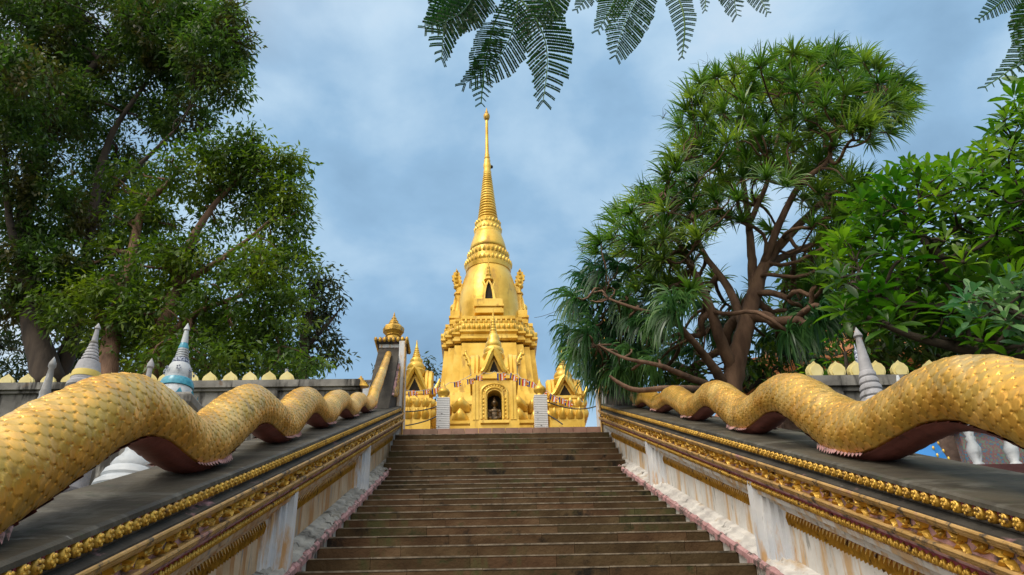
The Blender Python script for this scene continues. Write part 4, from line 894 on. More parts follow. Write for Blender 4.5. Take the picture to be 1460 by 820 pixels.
# blue stupa seen under the right serpent's arch
Yb = 6.6; P = at(1312, 660, Yb); X = float(P[0]); z0_ = zs(Yb)-.9
r = empty('blue_memorial_stupa', (X, Yb, z0_), 'glossy blue memorial stupa with gold scrollwork under the arch of the right serpent', 'stupa')
zt = float(at(1330, 615, Yb)[2]); zl = float(at(1325, 672, Yb)[2])
b = MB(); b.plan((X, Yb, 0), [(.32, z0_), (.30, zl-.15), (.22, zl+.02), (.14, zt-.05), (.11, zt)], [(math.cos(a), math.sin(a)) for a in np.linspace(0, 2*PI, 9)[:-1]+.2]); b.build('stupa_body', M['blue'], r)
b = MB(); b.lathe((X, Yb, 0), [(.12, zt-.02), (.15, zt+.03), (.08, zt+.08), (.06, zt+.22), (.01, zt+.5)], seg=16); b.build('stupa_spire', M['whitest'], r, smooth=True)
b = MB()
for k in range(8):
    a = k*2*PI/8+.2; 
    for j in range(5):
        t = j/5; rr_ = .235-.11*t; z_ = zl+(zt-zl)*t; b.ball((X+rr_*math.cos(a), Yb+rr_*math.sin(a), z_), (.011, .011, .018), seg=6, rows=4)
    a2 = a+.39; cc = np.array([X+.235*math.cos(a2), Yb+.235*math.sin(a2), zl-.02]); tt = np.array([-math.sin(a2), math.cos(a2), 0])
    b.tube([cc+tt*.05*q*math.cos(q*9)+np.array([0, 0, .05*q*math.sin(q*9)]) for q in np.linspace(.2, 1, 14)], .008, seg=5)
b.build('gold_scrollwork', M['gold'], r, smooth=True)
# maroon wall with white balusters and rock work behind it
Yr = 7.0; A = at(1345, 672, Yr)
r = empty('baluster_wall', (7.0, Yr, zs(Yr)-1), 'dark maroon parapet wall with white balusters under the right serpent', 'wall')
zt = float(at(1400, 662, Yr)[2]); b = MB(); b.box((float(at(1338, 660, Yr)[0]), Yr, zs(Yr)-1.3), (11, Yr+.25, zt)); b.build('parapet', M['maroon'], r)
px = 1388
for k in range(8):
    P = at(px+k*53, 640, Yr+.12); b = MB(); h_ = .42; s_ = .8
    b.lathe((P[0], Yr+.12, zt+.002), [(.055, 0), (.055, .03), (.035, .05), (.058, .12), (.062, .17), (.035, .24), (.045, .27), (.032, .29), (.055, .36), (.058, .40), (.04, .46), (.055, .48), (.055, .52)], seg=14); b.build('baluster', M['whitest'], r, smooth=True)
b = MB(); b.box((float(at(1338, 660, Yr)[0])+.05, Yr+.03, zt+.522), (11, Yr+.22, zt+.62)); b.build('handrail', M['maroon'], r)
b = MB(); P = at(1400, 610, 8.2)
b.box((P[0]-1.0, 8.2, zs(8)-1.2), (13, 8.5, float(at(1400, 560, 8.2)[2]))); o = b.build('stone_wall', M['brownwall']); tag(o, 'rough brown stone wall behind the white balusters on the right', 'wall')
b = MB(); P = at(1412, 632, 7.8); b.box((P[0]-.28, 7.8, P[2]-.6), (P[0]+.34, 7.9, P[2]+.14)); b.plan((P[0]+.03, 7.86, P[2]+.14), [(.4, 0), (.36, .05), (.05, .26)], [(-1,-.3),(1,-.3),(1,.3),(-1,.3)]); o = b.build('mosaic_shrine', M['mosaic']); tag(o, 'small shrine covered in blue and red mosaic tiles behind the balusters', 'shrine')
# roofed hall behind the right-hand trees
r = empty('temple_hall', (12, 19, TZ), 'temple hall with orange tiled roof hidden behind the right-hand trees', 'building')
A = at(1105, 540, 18); Bz = float(at(1180, 500, 18)[2]); b = MB(); b.box((A[0], 18, TZ-2.5), (A[0]+4.5, 26, Bz-1.0)); b.build('wall', M['brownwall'], r)
for i in range(3):
    z = Bz-1.0+i*.8; o_ = .9-i*.9; b = MB(); b.plan((A[0]+2.2, 22, z), [(1.0, 0), (1.0, .06), (.86, .75)], [(-(2.2+o_), -(4+o_)), (2.2+o_, -(4+o_)), (2.2+o_, 4+o_), (-(2.2+o_), 4+o_)])
    n_ = b.build('roof', M['roof'], r)
    bb = MB()
    for k in range(7): bb.box((A[0]-o_+.1, 18-o_+.02+k*.09, z+.10+k*.09), (A[0]+4.4+o_, 18-o_+.09+k*.09, z+.14+k*.09))
    bb.build('tile_courses', M['roof'], n_)
# ------------------------------------------------------------------ trees
def nrm(v): return v/(np.linalg.norm(v, axis=-1, keepdims=True)+1e-9)
def leaf_mesh(name, C, D, Nn, Ln, Wd, m, parent, fold=0., kind='rhomb', tint=None, seg=None, droop=None):
    """many leaves as one mesh. C base, D direction, Nn normal, Ln length, Wd width"""
    n = len(C); D = nrm(D); Sd = nrm(np.cross(D, Nn)); Nn = nrm(np.cross(Sd, D)); Ln = np.broadcast_to(Ln, (n,))[:, None]; Wd = np.broadcast_to(Wd, (n,))[:, None]
    if kind == 'rhomb':
        P = [C, C+D*Ln*.45+Sd*Wd*.5, C+D*Ln-Nn*Ln*.12, C+D*Ln*.45-Sd*Wd*.5]; f = [(0, 1, 2, 3)]
    elif kind == 'broad':
        P = [C]; f = []
        for t, wv, dz in ((.30, .32, .0), (.62, .50, -.03), (.86, .34, -.09)):
            c = C+D*Ln*t+Nn*Ln*dz
            P += [c+Sd*Wd*wv+Nn*Wd*.16*wv*2, c, c-Sd*Wd*wv+Nn*Wd*.16*wv*2]
        P += [C+D*Ln-Nn*Ln*.15]
        f = [(0, 1, 2), (0, 2, 3), (1, 4, 5, 2), (2, 5, 6, 3), (4, 7, 8, 5), (5, 8, 9, 6), (7, 10, 8), (8, 10, 9)]
    elif kind == 'strap':
        K = 5; P = []; f = []; g = np.array([0, 0, -1.0]); dr = np.broadcast_to(droop, (n,))[:, None]
        p = C.copy(); d = D.copy()
        for j in range(K+1):
            t = j/K; ww = Wd*.5*(1-t)**.55*(.75+.25*min(1, t*4)); s_ = nrm(np.cross(d, Nn))
            if j < K: P += [p+s_*ww, p-s_*ww]
            else: P += [p]
            p = p+d*Ln/K; d = nrm(d+g*dr/K*(1+t))
        for j in range(K-1): a = 2*j; f.append((a, a+1, a+3, a+2))
        f.append((2*K-2, 2*K-1, 2*K))
    k = len(P); V = np.stack(P, 1).reshape(-1, 3); off = (np.arange(n)*k)[:, None]
    if tint is None: tint = rng.random(n)
    T_ = np.repeat(tint, k); base = PLOC[parent.name] if parent is not None else np.array([0., 0, 0])
    me = bpy.data.meshes.new(name)
    loops = np.concatenate([np.array(q) for q in f]); nl = len(loops)
    starts = np.concatenate([[0], np.cumsum([len(q) for q in f])[:-1]])
    me.vertices.add(len(V)); me.vertices.foreach_set('co', (V-base).ravel())
    me.loops.add(n*nl); me.loops.foreach_set('vertex_index', (off+loops[None]).ravel().astype(np.int32))
    me.polygons.add(n*len(f)); me.polygons.foreach_set('loop_start', ((np.arange(n)*nl)[:, None]+starts[None]).ravel().astype(np.int32))
    me.polygons.foreach_set('loop_total', np.tile([len(q) for q in f], n).astype(np.int32))
    a = me.attributes.new('tint', 'FLOAT', 'POINT'); a.data.foreach_set('value', T_.astype(np.float32))
    if kind == 'broad': me.polygons.foreach_set('use_smooth', [True]*(n*len(f)))
    me.materials.append(m); me.update(); me.validate(); o = bpy.data.objects.new(name, me); COL.objects.link(o); o.parent = parent; PLOC[o.name] = base
    return o
def curve(a, b_, bend, n=7):
    a, b_ = np.asarray(a, float), np.asarray(b_, float); t = np.linspace(0, 1, n)[:, None]; L_ = np.linalg.norm(b_-a)
    off = rng.normal(0, 1, 3); off2 = rng.normal(0, 1, 3)
    return a+(b_-a)*t+np.sin(PI*t)*off*bend*L_+np.sin(2*PI*t)*off2*bend*.5*L_
def grow(mb, p, r, tips, rtip, bend=.06, reach=.42, direction=None, up=.0, k=.5):
    """recursively split a set of tips into limbs; radius falls with the number of tips carried"""
    if len(tips) == 1 or r <= rtip*1.02:
        for q in tips[:3]:
            c = curve(p, q, bend); mb.tube(c, np.linspace(max(rtip, min(r, rtip*1.6)), rtip*.5, len(c)), seg=5)
        if len(tips) <= 3: return
        tips = tips[3:]
    X = tips-tips.mean(0); u, s_, vt = np.linalg.svd(X, full_matrices=False); pr = X@(vt[0]+.25*rng.normal(size=3)); order = np.argsort(pr)
    cut = int(len(tips)*rng.uniform(.35, .65)); cut = max(1, min(len(tips)-1, cut))
    for g in (order[:cut], order[cut:]):
        tg = tips[g]; m_ = tg.mean(0); node = p+(m_-p)*reach*rng.uniform(.8, 1.2); node[2] -= up*np.linalg.norm(m_-p)
        if len(tg) == 1: node = tg[0]
        rr = max(rtip, r*(len(tg)/len(tips))**k); c = curve(p, node, bend)
        mb.tube(c, np.linspace(min(r, rr*1.25), rr, len(c)), seg=8 if rr > .04 else 5)
        if len(tg) > 1: grow(mb, node, rr, tg, rtip, bend, reach, up=up, k=k)
def blobs(spec, Y):
    out = []
    for q in spec:
        x, y, rx, ry = q[:4]; dy = q[4] if len(q) > 4 else 0; P = at(x, y, Y+dy); m = mpp(P); out.append((P, rx*m, ry*m, q[5] if len(q) > 5 else 1.))
    return out
def clump_points(bl, dens):
    C = []
    for P, rx, rz, w_ in bl:
        n = int(dens*w_*rx*rz*1.0); v = nrm(rng.normal(size=(n, 3))); rad = rng.uniform(.35, 1, n)[:, None]**.5
        C.append(P+v*rad*np.array([rx, (rx+rz)*.45, rz]))
    return np.concatenate(C)
def broad_tree(name, label, Y, spec, limbs, dens, lpc, lsize, m, bark, spread, cat='tree', group=None, droop=.35, narrow=.34, rad=.22, ntips=90, clumpiness=1., rtip=.018):
    P0 = np.array(limbs[0][0][:3]) if not np.isscalar(limbs[0][0]) else None
    L3 = [[at(x, y, Y+dy) for x, y, dy, _ in lb] for lb in limbs]; base = L3[0][0]
    r = empty(name, base, label, cat, group)
    mb = MB()
    ends = []
    for lb, p3 in zip(limbs, L3):
        p3 = np.array(p3); k = len(p3); t = np.linspace(0, k-1, k*5); Q = np.stack([np.interp(t, range(k), p3[:, i]) for i in range(3)], 1)
        kern = np.array([1, 2, 3, 2, 1])/9
        for i in range(3): Q[:, i] = np.convolve(np.pad(Q[:, i], 2, 'edge'), kern, 'valid')
        rr = np.interp(t, range(k), [q[3] for q in lb]); Q += rng.normal(0, .012, Q.shape)*rr[:, None]*3
        mb.tube(Q, rr, seg=12)
        for j in range(len(Q)//3, len(Q), 3): ends.append((Q[j], rr[j]))
        ends.append((Q[-1], rr[-1]))
    C = clump_points(blobs(spec, Y), dens)
    # branches: tips assigned to the nearest limb point
    tips = C[rng.permutation(len(C))[:ntips]]; E_ = np.array([e_[0] for e_ in ends]); a = np.argmin(np.linalg.norm(tips[:, None]-E_[None], axis=2)+0*.3, axis=1)
    for j in set(a.tolist()):
        tg = tips[a == j]; grow(mb, E_[j], min(ends[j][1]*.6, .02+.014*len(tg)), tg, rtip, bend=.09)
    mb.build('trunk', bark, r, smooth=True)
    n = len(C)*lpc; cid = np.repeat(np.arange(len(C)), lpc)
    v = rng.normal(size=(n, 3)); off = nrm(v)*rng.uniform(.05, 1, (n, 1))**.6*spread*np.array([1, 1, .62]); sz = rng.uniform(.6, 1.3, len(C))[cid][:, None]
    pos = C[cid]+off*sz; D = nrm(off+rng.normal(0, .45, (n, 3))*spread+np.array([0, 0, -droop*spread])); Nn = nrm(rng.normal(0, .5, (n, 3))+np.array([0, 0, 1.]))
    ti = np.clip(rng.random(len(C))[cid]*.65+rng.random(n)*.35, 0, 1)
    leaf_mesh('crown', pos, D, Nn, rng.uniform(.7, 1.25, n)*lsize, rng.uniform(.8, 1.2, n)*lsize*narrow, m, r, tint=ti)
    return r
# left group of big trees
broad_tree('broadleaf_tree', 'tallest dark broadleaf tree with a thick leaning grey trunk at the left edge', 19,
  [(40,50,110,80,0),(140,30,110,60,1),(235,45,75,60,0),(300,75,45,55,-1),(318,120,38,28,-1),(60,150,90,50,0),(210,115,80,45,1),(25,230,55,60,-1),(60,300,70,50,0),(120,165,60,30,2,.9),(150,215,50,35,2.5,.7),(110,270,50,35,2.5,.7),(190,250,45,35,2.5,.6),(150,310,60,40,2,.8),(330,60,22,50,-1,.8),(325,20,20,25,-1),(255,170,50,32,1),(5,400,60,70,0),(75,390,70,45,0),(290,25,50,35,0),(20,120,60,60,-2)],
  [[(75,560,0,0.396),(48,470,0,0.288),(40,400,0,0.245),(32,310,.2,0.202),(48,230,.3,0.173),(80,160,.3,0.144),(135,90,.2,0.101),(190,40,0,0.058)],
   [(75,555,.5,0.288),(110,470,.6,0.173),(128,340,.8,0.137),(140,250,.8,0.122),(160,185,.6,0.086),(215,110,.5,0.050)],
   [(128,330,.8,0.108),(165,265,.4,0.086),(210,225,.2,0.058),(250,185,0,0.036)],
   [(40,400,0,0.144),(15,330,-.5,0.101),(5,230,-.8,0.065),(20,120,-1,0.036)]],
  58, 48, .20, M['leafA'], M['barkgrey'], .50, group='big trees beyond the left terrace wall', ntips=150)
broad_tree('broadleaf_tree', 'spreading olive green broadleaf tree right of the tallest tree, with many bare twigs', 18,
  [(330,212,54,34,0),(405,240,26,30,0),(420,300,20,40,0),(415,380,26,40,0),(200,330,50,45,1,.9),(180,260,40,30,1,.6),(290,245,70,40,0),(370,245,50,35,0),(395,280,36,40,0),(330,290,65,35,1,.8),(240,300,60,40,1,.6),(395,340,32,40,0),(370,385,48,40,-.5),(300,370,70,40,0),(225,390,60,45,0),(340,440,70,40,-.5),(400,450,36,40,-.5),(250,450,80,40,0),(180,440,60,50,.5),(160,380,45,40,1),(370,495,60,26,0),(280,500,80,24,0),(190,500,60,24,.5),(120,440,60,50,.5,.8),(300,520,100,20,-.5),(420,525,50,18,-.5),(60,440,40,40,1,.5)],
  [[(215,560,0,0.245),(225,490,0,0.187),(250,410,0,0.144),(272,340,0,0.101),(310,285,0,0.065),(350,245,0,0.036)],
   [(150,560,0,0.259),(160,470,.3,0.202),(185,380,.5,0.144),(200,300,.5,0.094),(250,250,.3,0.058)],
   [(250,410,0,0.101),(300,380,-.2,0.072),(350,345,-.3,0.050),(390,310,-.2,0.029)],
   [(225,490,0,0.115),(290,440,-.2,0.072),(350,420,-.3,0.043)]],
  52, 46, .185, M['leafB'], M['bark'], .46, group='big trees beyond the left terrace wall', ntips=190)
broad_tree('broadleaf_tree', 'dark layered tree at the right end of the left tree group, farthest back', 22,
  [(440,400,35,18,0),(470,405,22,18,0),(478,435,22,16,0),(440,440,40,22,0),(460,470,32,18,0),(440,500,45,22,0),(480,515,20,16,0),(405,520,40,20,0)],
  [[(425,560,0,.25),(432,500,0,.18),(442,440,0,.10),(455,400,0,.05)], [(432,500,0,.1),(460,470,0,.06),(482,445,0,.03)]],
  40, 44, .19, M['leafC'], M['barkdark'], .40, group='big trees beyond the left terrace wall', ntips=40)
broad_tree('broadleaf_tree', 'dark bushy tree filling the gap low behind the left leaf finials', 25,
  [(15,470,36,50,0),(105,490,38,40,0),(70,420,60,40,0,.5),(130,350,70,60,0,.35),(200,420,70,60,0,.5),(150,500,50,40,0),(60,528,70,20,0),(140,535,80,20,0),(250,520,80,26,0),(350,525,60,20,0),(240,470,60,40,0),(330,470,60,40,0)],
  [[(150,600,0,.3),(150,540,0,.2),(140,500,0,.1)], [(300,600,0,.2),(300,540,0,.2),(310,500,0,.1)]],
  24, 40, .24, M['leafC'], M['barkdark'], .6, group='big trees beyond the left terrace wall', ntips=40)
broad_tree('broadleaf_tree', 'small dark tree seen between the left corner shrine and the stupa', 30,
  [(612,516,12,9,0),(603,530,13,12,0),(622,532,14,12,0),(612,548,26,12,0),(632,545,9,9,0)], [[(612,590,0,.12),(612,550,0,.08),(612,520,0,.04)]], 26, 26, .2, M['leafC'], M['barkdark'], .36, ntips=14, rtip=.012)
broad_tree('broadleaf_tree', 'tiny treetop showing over the pale roof beside the left pier', 30,
  [(534,530,7,4,0),(527,533,4,3,0)], [[(534,570,0,.05),(534,545,0,.03),(534,530,0,.02)]], 60, 20, .16, M['leafC'], M['barkdark'], .2, ntips=5, rtip=.01)

# strap-leaved dragon tree on the right
def in_poly(x, y, P):
    c = False; n = len(P)
    for i in range(n):
        x1, y1 = P[i]; x2, y2 = P[(i+1) % n]
        if (y1 > y) != (y2 > y) and x < (x2-x1)*(y-y1)/(y2-y1)+x1: c = not c
    return c
def dragon_tree():
    Yt = 12.6; base = at(1048, 548, Yt); root = empty('dragon_tree', base, 'big strap-leaved tree with bare twisting brown limbs leaning over the right wall', 'tree')
    poly = [(812,455),(822,425),(858,345),(890,300),(955,255),(966,205),(978,150),(1000,120),(1060,90),(1110,78),(1185,72),(1245,92),(1298,128),(1285,185),(1240,205),(1190,185),(1190,240),(1238,262),(1230,290),(1195,330),(1215,360),(1180,400),(1170,450),(1150,490),(1110,500),(1120,440),(1120,400),(1160,360),(1150,300),(1110,260),(1060,260),(1060,320),(1000,330),(990,380),(985,430),(950,470),(935,520),(900,548),(850,540),(815,500)]
    pts = []; tries = 0
    while tries < 14000:
        x, y = rng.uniform(780, 1320), rng.uniform(60, 560); tries += 1
        if in_poly(x, y, poly) and all((x-a)**2+(y-b_)**2 > 14.6**2 for a, b_ in pts): pts.append((x, y))
    P3 = []; 
    for x, y in pts:
        edge = 1; dy = rng.uniform(-1.7, 1.3)
        if x < 930: dy = rng.uniform(-1.0, .6)
        P3.append(at(x, y, Yt+dy))
    P3 = np.array(P3); px = np.array(pts)
    extra = [(1075, 290), (1100, 330), (1020, 400), (1140, 250), (1040, 470), (990, 500), (1090, 480), (940, 530), (905, 545)]
    extra += [(rng.uniform(940, 1175), rng.uniform(400, 545)) for _ in range(34)]
    P3 = np.r_[P3, [at(x, y, Yt+1.0+rng.uniform(0, 1.2)) for x, y in extra]]; px = np.r_[px, extra]
    mb = MB(); mk = lambda L_: (np.array([at(x, y, Yt+d) for x, y, d, _ in L_]), np.array([q[3] for q in L_]))
    limbs = [[(1040,575,0,.24),(1046,530,0,.22),(1062,470,0,.19),(1076,420,0,.17),(1088,380,0,.13),(1110,350,0,.11),(1150,310,-.1,.08),(1185,275,-.2,.06)],
             [(1076,420,0,.13),(1072,370,.2,.10),(1068,320,.3,.08),(1060,260,.3,.06),(1050,190,.2,.045)],
             [(1088,380,0,.10),(1110,320,-.3,.08),(1140,260,-.5,.065),(1185,230,-.6,.055),(1183,205,-.6,.05),(1225,165,-.7,.035),(1265,130,-.7,.025)],
             [(1046,530,0,.14),(1025,480,-.3,.12),(1010,430,-.5,.09),(985,380,-.6,.07),(960,330,-.6,.05),(930,300,-.6,.03)],
             [(1035,550,0,.12),(1000,500,-.6,.075),(960,455,-.9,.055),(905,440,-1,.035),(865,425,-.9,.02)],
             [(1040,560,0,.10),(985,540,-1.0,.065),(940,520,-1.3,.045),(890,512,-1.2,.03),(850,490,-1.0,.015)],
             [(1040,560,0,.10),(960,552,-1.6,.055),(905,558,-1.8,.045),(880,545,-1.8,.035),(868,535,-1.8,.02)],
             [(1062,470,0,.11),(1040,410,.4,.09),(1000,360,.6,.06),(985,300,.6,.05),(1000,230,.5,.035)],
             [(1088,380,0,.10),(1130,360,.3,.08),(1170,345,.3,.06),(1205,330,.2,.045)],
             [(1068,320,.3,.07),(1095,260,.2,.055),(1110,190,0,.04),(1130,130,0,.03)]]
    ends = []
    for lb in limbs:
        p, r_ = mk(lb); k = len(p); t = np.linspace(0, k-1, k*6); Q = np.stack([np.interp(t, range(k), p[:, i]) for i in range(3)], 1); kern = np.array([1, 2, 3, 4, 3, 2, 1])/16
        for i in range(3): Q[:, i] = np.convolve(np.pad(Q[:, i], 3, 'edge'), kern, 'valid')
        rr = np.interp(t, range(k), r_)*.80; Q += (rng.normal(0, .02, Q.shape)*rr[:, None]*2); mb.tube(Q, rr, seg=9)
        for j in range(k*2, len(Q), 4): ends.append((Q[j], rr[j]))
        ends.append((Q[-1], rr[-1]))
    E_ = np.array([q[0] for q in ends]); a = np.argmin(np.linalg.norm(P3[:, None]-E_[None], axis=2), axis=1)
    for j in set(a.tolist()):
        tg = P3[a == j]; grow(mb, E_[j], min(ends[j][1]*.85, .022+.011*len(tg)), tg, .017, bend=.11, reach=.5, up=.06)
    mb.build('trunk', M['bark'], root, smooth=True)
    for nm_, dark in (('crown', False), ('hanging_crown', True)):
        Cc = []; D = []; Nn = []; Ln = []; Wd = []; Dr = []; Ti = []
        center = at(1060, 330, Yt)
        for (x, y), p in zip(px, P3):
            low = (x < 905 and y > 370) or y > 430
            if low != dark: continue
            n = int(rng.integers(52, 72)); ax = nrm((p-center)*np.array([.30, .30, .25])+np.array([0, 0, .8 if not dark else .35])+rng.normal(0, .18, 3))
            v = rng.normal(size=(n, 3)); v = nrm(v-np.outer(v@ax, ax)); el = rng.uniform(.05, 1.35 if not dark else 1.0, n)[:, None]
            d = nrm(v*np.cos(el)+ax*np.sin(el)); ls = rng.uniform(.85, 1.2)*(.46 if not dark else .52)
            Cc.append(np.tile(p, (n, 1))+d*.02); D.append(d); Nn.append(nrm(np.cross(np.cross(d, ax), d)+rng.normal(0, .15, (n, 3)))); Ln.append(rng.uniform(.7, 1.1, n)*ls)
            Wd.append(rng.uniform(.8, 1.2, n)*(.036 if not dark else .036)); Dr.append(rng.uniform(.2, 1.5, n) if not dark else rng.uniform(1.4, 3.4, n)); Ti.append(np.clip(rng.normal(.5, .2)+rng.normal(0, .18, n), 0, 1))
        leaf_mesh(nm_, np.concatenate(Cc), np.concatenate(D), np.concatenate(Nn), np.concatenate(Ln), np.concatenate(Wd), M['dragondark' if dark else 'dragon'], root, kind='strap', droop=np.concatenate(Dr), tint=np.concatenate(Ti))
    # dry flower twigs sticking out of the outline
    mb = MB()
    for x, y in ((1010,95),(1075,75),(1235,85),(1290,95),(1300,150),(945,170),(960,240),(925,280),(830,360),(1190,60),(860,330),(1265,195)):
        p = at(x, y, Yt-.3)
        for _ in range(6):
            q = p+np.array([rng.normal(0, .12)+(.0004*(x-1060)), rng.normal(0, .1), rng.uniform(.12, .34)]); mb.tube(curve(p, q, .1, 4), [.004, .003, .003, .0015], seg=3)
    mb.build('dry_twigs', M['barkdark'], root)
dragon_tree()

# broad-leaved frangipani on the far right
def rosette_tree(name, label, Y, poly, limbs, gap, lsize, m, bark, nl=(11, 16), depth=1.2, fill=None, cat='tree', rtip=.014, widthf=.30, r0=1.):
    base = at(*limbs[0][0][:2], Y+limbs[0][0][2]); root = empty(name, base, label, cat)
    xs = [p[0] for p in poly]; ys = [p[1] for p in poly]; pts = []; P3 = []
    for lay in range(3):
        L_ = []; tries = 0
        while tries < 5000:
            x, y = rng.uniform(min(xs), max(xs)), rng.uniform(min(ys), max(ys)); tries += 1
            if in_poly(x, y, poly) and all((x-a)**2+(y-b_)**2 > gap**2 for a, b_ in L_): L_.append((x, y)); P3.append(at(x, y, Y+lay*depth*.5-depth*.4+rng.uniform(-.3, .3)*depth))
    P3 = np.array(P3); mb = MB(); ends = []
    for lb in limbs:
        p = np.array([at(x, y, Y+d) for x, y, d, _ in lb]); k = len(p); t = np.linspace(0, k-1, k*5); Q = np.stack([np.interp(t, range(k), p[:, i]) for i in range(3)], 1); rr = np.interp(t, range(k), [q[3] for q in lb])
        for i in range(3): Q[:, i] = np.convolve(np.pad(Q[:, i], 2, 'edge'), np.array([1, 2, 3, 2, 1])/9, 'valid')
        mb.tube(Q, rr, seg=9)
        for j in range(len(Q)//4, len(Q), 3): ends.append((Q[j], rr[j]))
    E_ = np.array([q[0] for q in ends]); a = np.argmin(np.linalg.norm(P3[:, None]-E_[None], axis=2), axis=1)
    for j in set(a.tolist()):
        tg = P3[a == j]; grow(mb, E_[j], min(ends[j][1]*.9, .02+.009*len(tg)), tg-np.array([0, 0, .03]), rtip, bend=.08)
    mb.build('trunk', bark, root, smooth=True)
    Cc = []; D = []; Nn = []; Ln = []; Ti = []
    for p in P3:
        n = int(rng.integers(*nl)); ax = nrm(np.array([0, -.25, 1.])+rng.normal(0, .3, 3)); a0 = rng.uniform(0, 6.28)
        e1 = nrm(np.cross(ax, [1, 0, .1])); e2 = np.cross(ax, e1); aa = a0+np.arange(n)*2.4+rng.normal(0, .15, n); el = np.linspace(-.15, 1.1, n)+rng.normal(0, .1, n)
        d = (np.cos(aa)[:, None]*e1+np.sin(aa)[:, None]*e2)*np.cos(el)[:, None]+ax*np.sin(el)[:, None]
        Cc.append(p+d*.03-ax*np.linspace(.08, 0, n)[:, None]); D.append(d); Nn.append(nrm(np.tile(ax, (n, 1))-d*(d@ax)[:, None]*.99+rng.normal(0, .12, (n, 3)))); Ln.append(lsize*rng.uniform(.75, 1.15, n)*np.linspace(1.05, .6, n)); t_ = rng.normal(.5, .22); Ti.append(np.clip(t_+rng.normal(0, .15, n), 0, 1))
    Ln = np.concatenate(Ln)
    leaf_mesh('crown', np.concatenate(Cc), np.concatenate(D), np.concatenate(Nn), Ln, Ln*widthf, m, root, kind='broad', tint=np.concatenate(Ti))
rosette_tree('frangipani_tree', 'bright green broad-leaved frangipani tree filling the right edge', 10.2,
  [(1205,320),(1225,285),(1250,258),(1300,232),(1350,235),(1395,222),(1420,185),(1440,140),(1475,100),(1600,60),(1640,300),(1600,520),(1440,490),(1330,475),(1230,462),(1200,450),(1185,400),(1190,350)],
  [[(1480,600,0,.2),(1450,520,0,.17),(1400,440,0,.13),(1350,380,0,.09),(1300,320,0,.05)], [(1450,520,0,.14),(1470,420,0,.11),(1480,300,0,.08),(1490,180,0,.05)], [(1400,440,0,.09),(1330,440,-.2,.07),(1260,430,-.3,.05),(1210,400,-.3,.03)],
   [(1450,520,0,.1),(1380,500,-.3,.07),(1300,480,-.3,.05),(1230,450,-.3,.03)]],
  24, .37, M['plum'], M['barkdark'])
rosette_tree('young_frangipani_tree', 'small tree with longer blue-green leaves reaching in at the right edge, nearest the serpent', 7.6,
  [(1375,420),(1400,405),(1440,395),(1540,380),(1560,470),(1480,500),(1420,455),(1380,450)],
  [[(1560,640,0,.08),(1540,540,0,.06),(1490,480,0,.04),(1440,440,0,.025)], [(1540,540,0,.05),(1530,460,0,.03)]], 30, .26, M['plumb'], M['barkdark'], depth=.5, nl=(9, 13))
# fine-leaved shrub and undergrowth behind the right wall
broad_tree('leafy_shrub', 'light green shrub growing behind the tall leaf finials on the right wall', 10.0, [(1200,500,26,26,0),(1235,515,24,20,0),(1180,520,20,18,0),(1270,520,20,16,0)], [[(1210,560,0,.05),(1208,530,0,.03),(1205,500,0,.02)], [(1208,540,0,.03),(1235,520,0,.02)]], 40, 26, .12, M['plum'], M['barkdark'], .22, cat='shrub', ntips=20, rtip=.008, narrow=.4)
broad_tree('leafy_shrub', 'dark green shrub crowding round the foot of the strap-leaved tree', 13.4, [(1000,520,60,34,0),(1090,500,60,50,0),(1120,540,60,30,0),(950,540,40,20,0),(1150,470,40,40,.5),(1040,545,50,20,-.5)], [[(1060,580,0,.07),(1050,540,0,.05),(1040,510,0,.03)], [(1060,560,0,.05),(1100,530,0,.03),(1130,500,0,.02)]], 26, 24, .15, M['leafB'], M['barkdark'], .3, cat='shrub', ntips=30, rtip=.01, narrow=.42)
broad_tree('broadleaf_tree', 'dark tree closing the view behind the frangipani and the temple hall', 16, [(1250,440,80,60,0),(1350,420,90,80,0),(1440,400,90,90,0),(1320,500,90,40,0),(1430,500,90,50,0),(1520,330,80,110,0),(1200,400,40,60,0),(1150,420,40,50,0),(1230,500,60,30,-1),(1300,490,60,40,-1),(1400,500,80,40,-1)], [[(1380,600,0,.25),(1375,500,0,.18),(1350,420,0,.1)], [(1375,500,0,.12),(1440,400,0,.08)]], 24, 30, .26, M['leafA'], M['barkdark'], .6, ntips=50, narrow=.4)

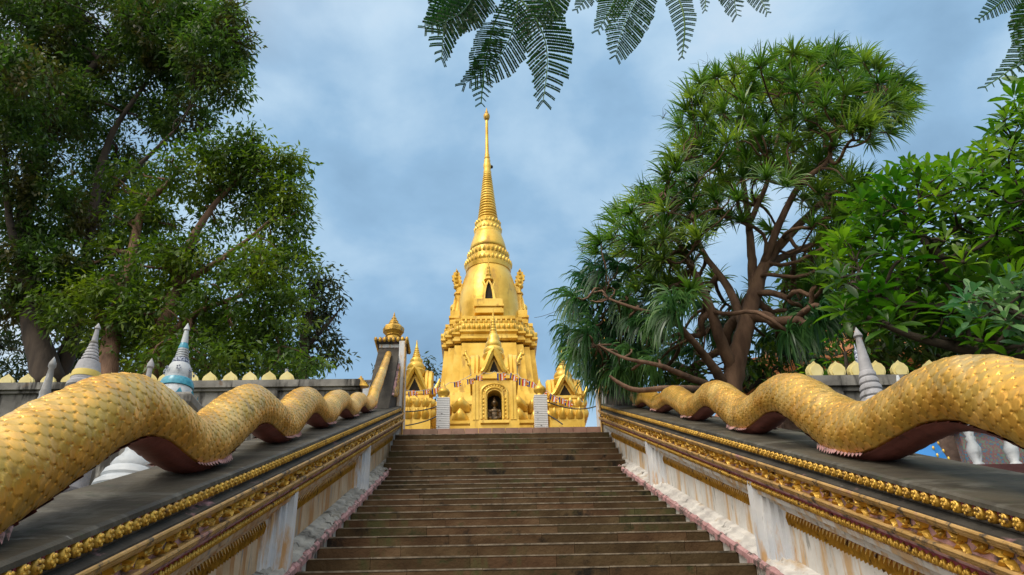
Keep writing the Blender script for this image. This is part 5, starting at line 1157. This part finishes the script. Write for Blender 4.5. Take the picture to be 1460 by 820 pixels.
# feathery flame-tree branches hanging overhead
def feather(px0, px1, Yd, wpx, root, n=18, curl=.1, gapf=1.):
    """one feathered leaf: midrib with two ranks of narrow leaflets, hanging from px0 to px1"""
    A, B_ = at(px0[0], px0[1], Yd), at(px1[0], px1[1], Yd-.25+rng.uniform(-.15, .15)); L_ = np.linalg.norm(B_-A); m = mpp(A); d0 = (B_-A)/L_
    t = np.linspace(0, 1, 16); mid = A+(B_-A)*t[:, None]; vw = nrm(A-EYE); side = nrm(np.cross(d0, vw)); mid = mid+np.sin(PI*t)[:, None]*side*L_*rng.uniform(-curl, curl)+np.sin(PI*t*.5)[:, None]*0
    mb = MB(); mb.tube(mid, np.linspace(.0018, .0008, 16)*L_/.35, seg=4); o = mb.build('midrib', M['plum'], root)
    C = []; D = []; Nn = []; Ln = []; W_ = []; rot_ = rng.normal(0, .25); nv_ = nrm(vw+side*rot_)
    tt = np.linspace(.04, .99, n)
    for k, q in enumerate(tt):
        p = np.array([np.interp(q, t, mid[:, i]) for i in range(3)]); dd = nrm(np.array([np.interp(min(1, q+.05), t, mid[:, i]) for i in range(3)])-np.array([np.interp(max(0, q-.05), t, mid[:, i]) for i in range(3)]))
        w_ = wpx*m*(.55+.45*math.sin(PI*min(1, q*.95+.12)))*(1 if q < .9 else .8)
        for sg in (-1, 1):
            an = R(62-38*q**2)+rng.normal(0, .04); C.append(p); D.append(dd*math.cos(an)+side*sg*math.sin(an)+nv_*rng.normal(0, .05)+nv_*sg*rot_*.5); Nn.append(nv_); Ln.append(w_*rng.uniform(.93, 1.05)); W_.append(min(.15*w_, L_/n*.30))
    C, D, Nn = map(np.array, (C, D, Nn)); Ln = np.array(Ln); W_ = np.array(W_)
    # each leaflet strip carries pairs of tiny blades
    k = 15; q = np.linspace(.05, 1, k); Dn = nrm(D); Sd = nrm(np.cross(Dn, Nn))
    c2 = (C[:, None]+Dn[:, None]*Ln[:, None, None]*q[None, :, None]); c2 = c2+(-Nn[:, None]*0)+np.array([0, 0, -1.])*(q[None, :, None]**2)*Ln[:, None, None]*.10
    for sg in (-1, 1):
        d2 = Dn[:, None]*.75+Sd[:, None]*sg*1.0; cc = c2.reshape(-1, 3); dd2 = np.broadcast_to(d2, c2.shape).reshape(-1, 3); nn = np.broadcast_to(Nn[:, None], c2.shape).reshape(-1, 3)+rng.normal(0, .3, (c2.shape[0]*k, 3))
        ln = np.broadcast_to(W_[:, None], (len(W_), k)).ravel()
        leaf_mesh('leaflets', cc, dd2, nn, ln*1.05, np.broadcast_to((Ln/k)[:, None], (len(W_), k)).ravel()*1.7, M['frond'], root, tint=rng.random(len(cc)))
def branch(label, pts, Yd, fe):
    P = [at(x, y, Yd) for x, y in pts]; root = empty('flame_tree_branch', P[0], label, 'branch', 'flame tree branches hanging overhead')
    mb = MB(); mb.tube(P, np.linspace(.03, .008, len(P)), seg=6); mb.build('twig', M['barkdark'], root)
    for a, b_, w_ in fe:
        i = int(np.argmin([abs(x-a[0])+abs(y-a[1]) for x, y in pts])); mb = MB(); s_ = at(a[0], a[1], Yd); mb.tube(curve(P[i], s_, .05), .004, seg=4); mb.build('leaf_stalk', M['frond'], root)
        feather(a, b_, Yd+rng.uniform(-.2, .2), w_, root)
branch('feathery green branch hanging into the middle of the sky, above the spire', [(520,-160),(620,-120),(720,-90),(800,-60)], 2.6,
  [((700,-5),(630,84),34),((738,0),(662,120),33),((733,-10),(774,145),36),((680,-50),(606,40),30),((706,30),(686,148),22),((790,-60),(752,42),30),((815,-70),(796,26),26),((655,-70),(630,42),24)])
branch('feathery green branch with fewer leaves right of the spire tip, over the strap-leaved tree', [(850,-90),(930,-70),(1010,-60),(1080,-50)], 2.6,
  [((918,-20),(878,80),32),((948,-30),(972,82),18),((880,-60),(852,44),24),((855,-60),(822,14),20),((1010,-70),(1050,22),24),((1050,-60),(1094,18),20),((975,-60),(1005,15),16)])
branch('feathery green branch dipping into the top right corner', [(1560,-80),(1500,-50),(1450,-30)], 2.6, [((1462,5),(1403,125),22),((1475,-40),(1395,28),20),((1500,0),(1440,100),26),((1520,-20),(1470,90),30)])
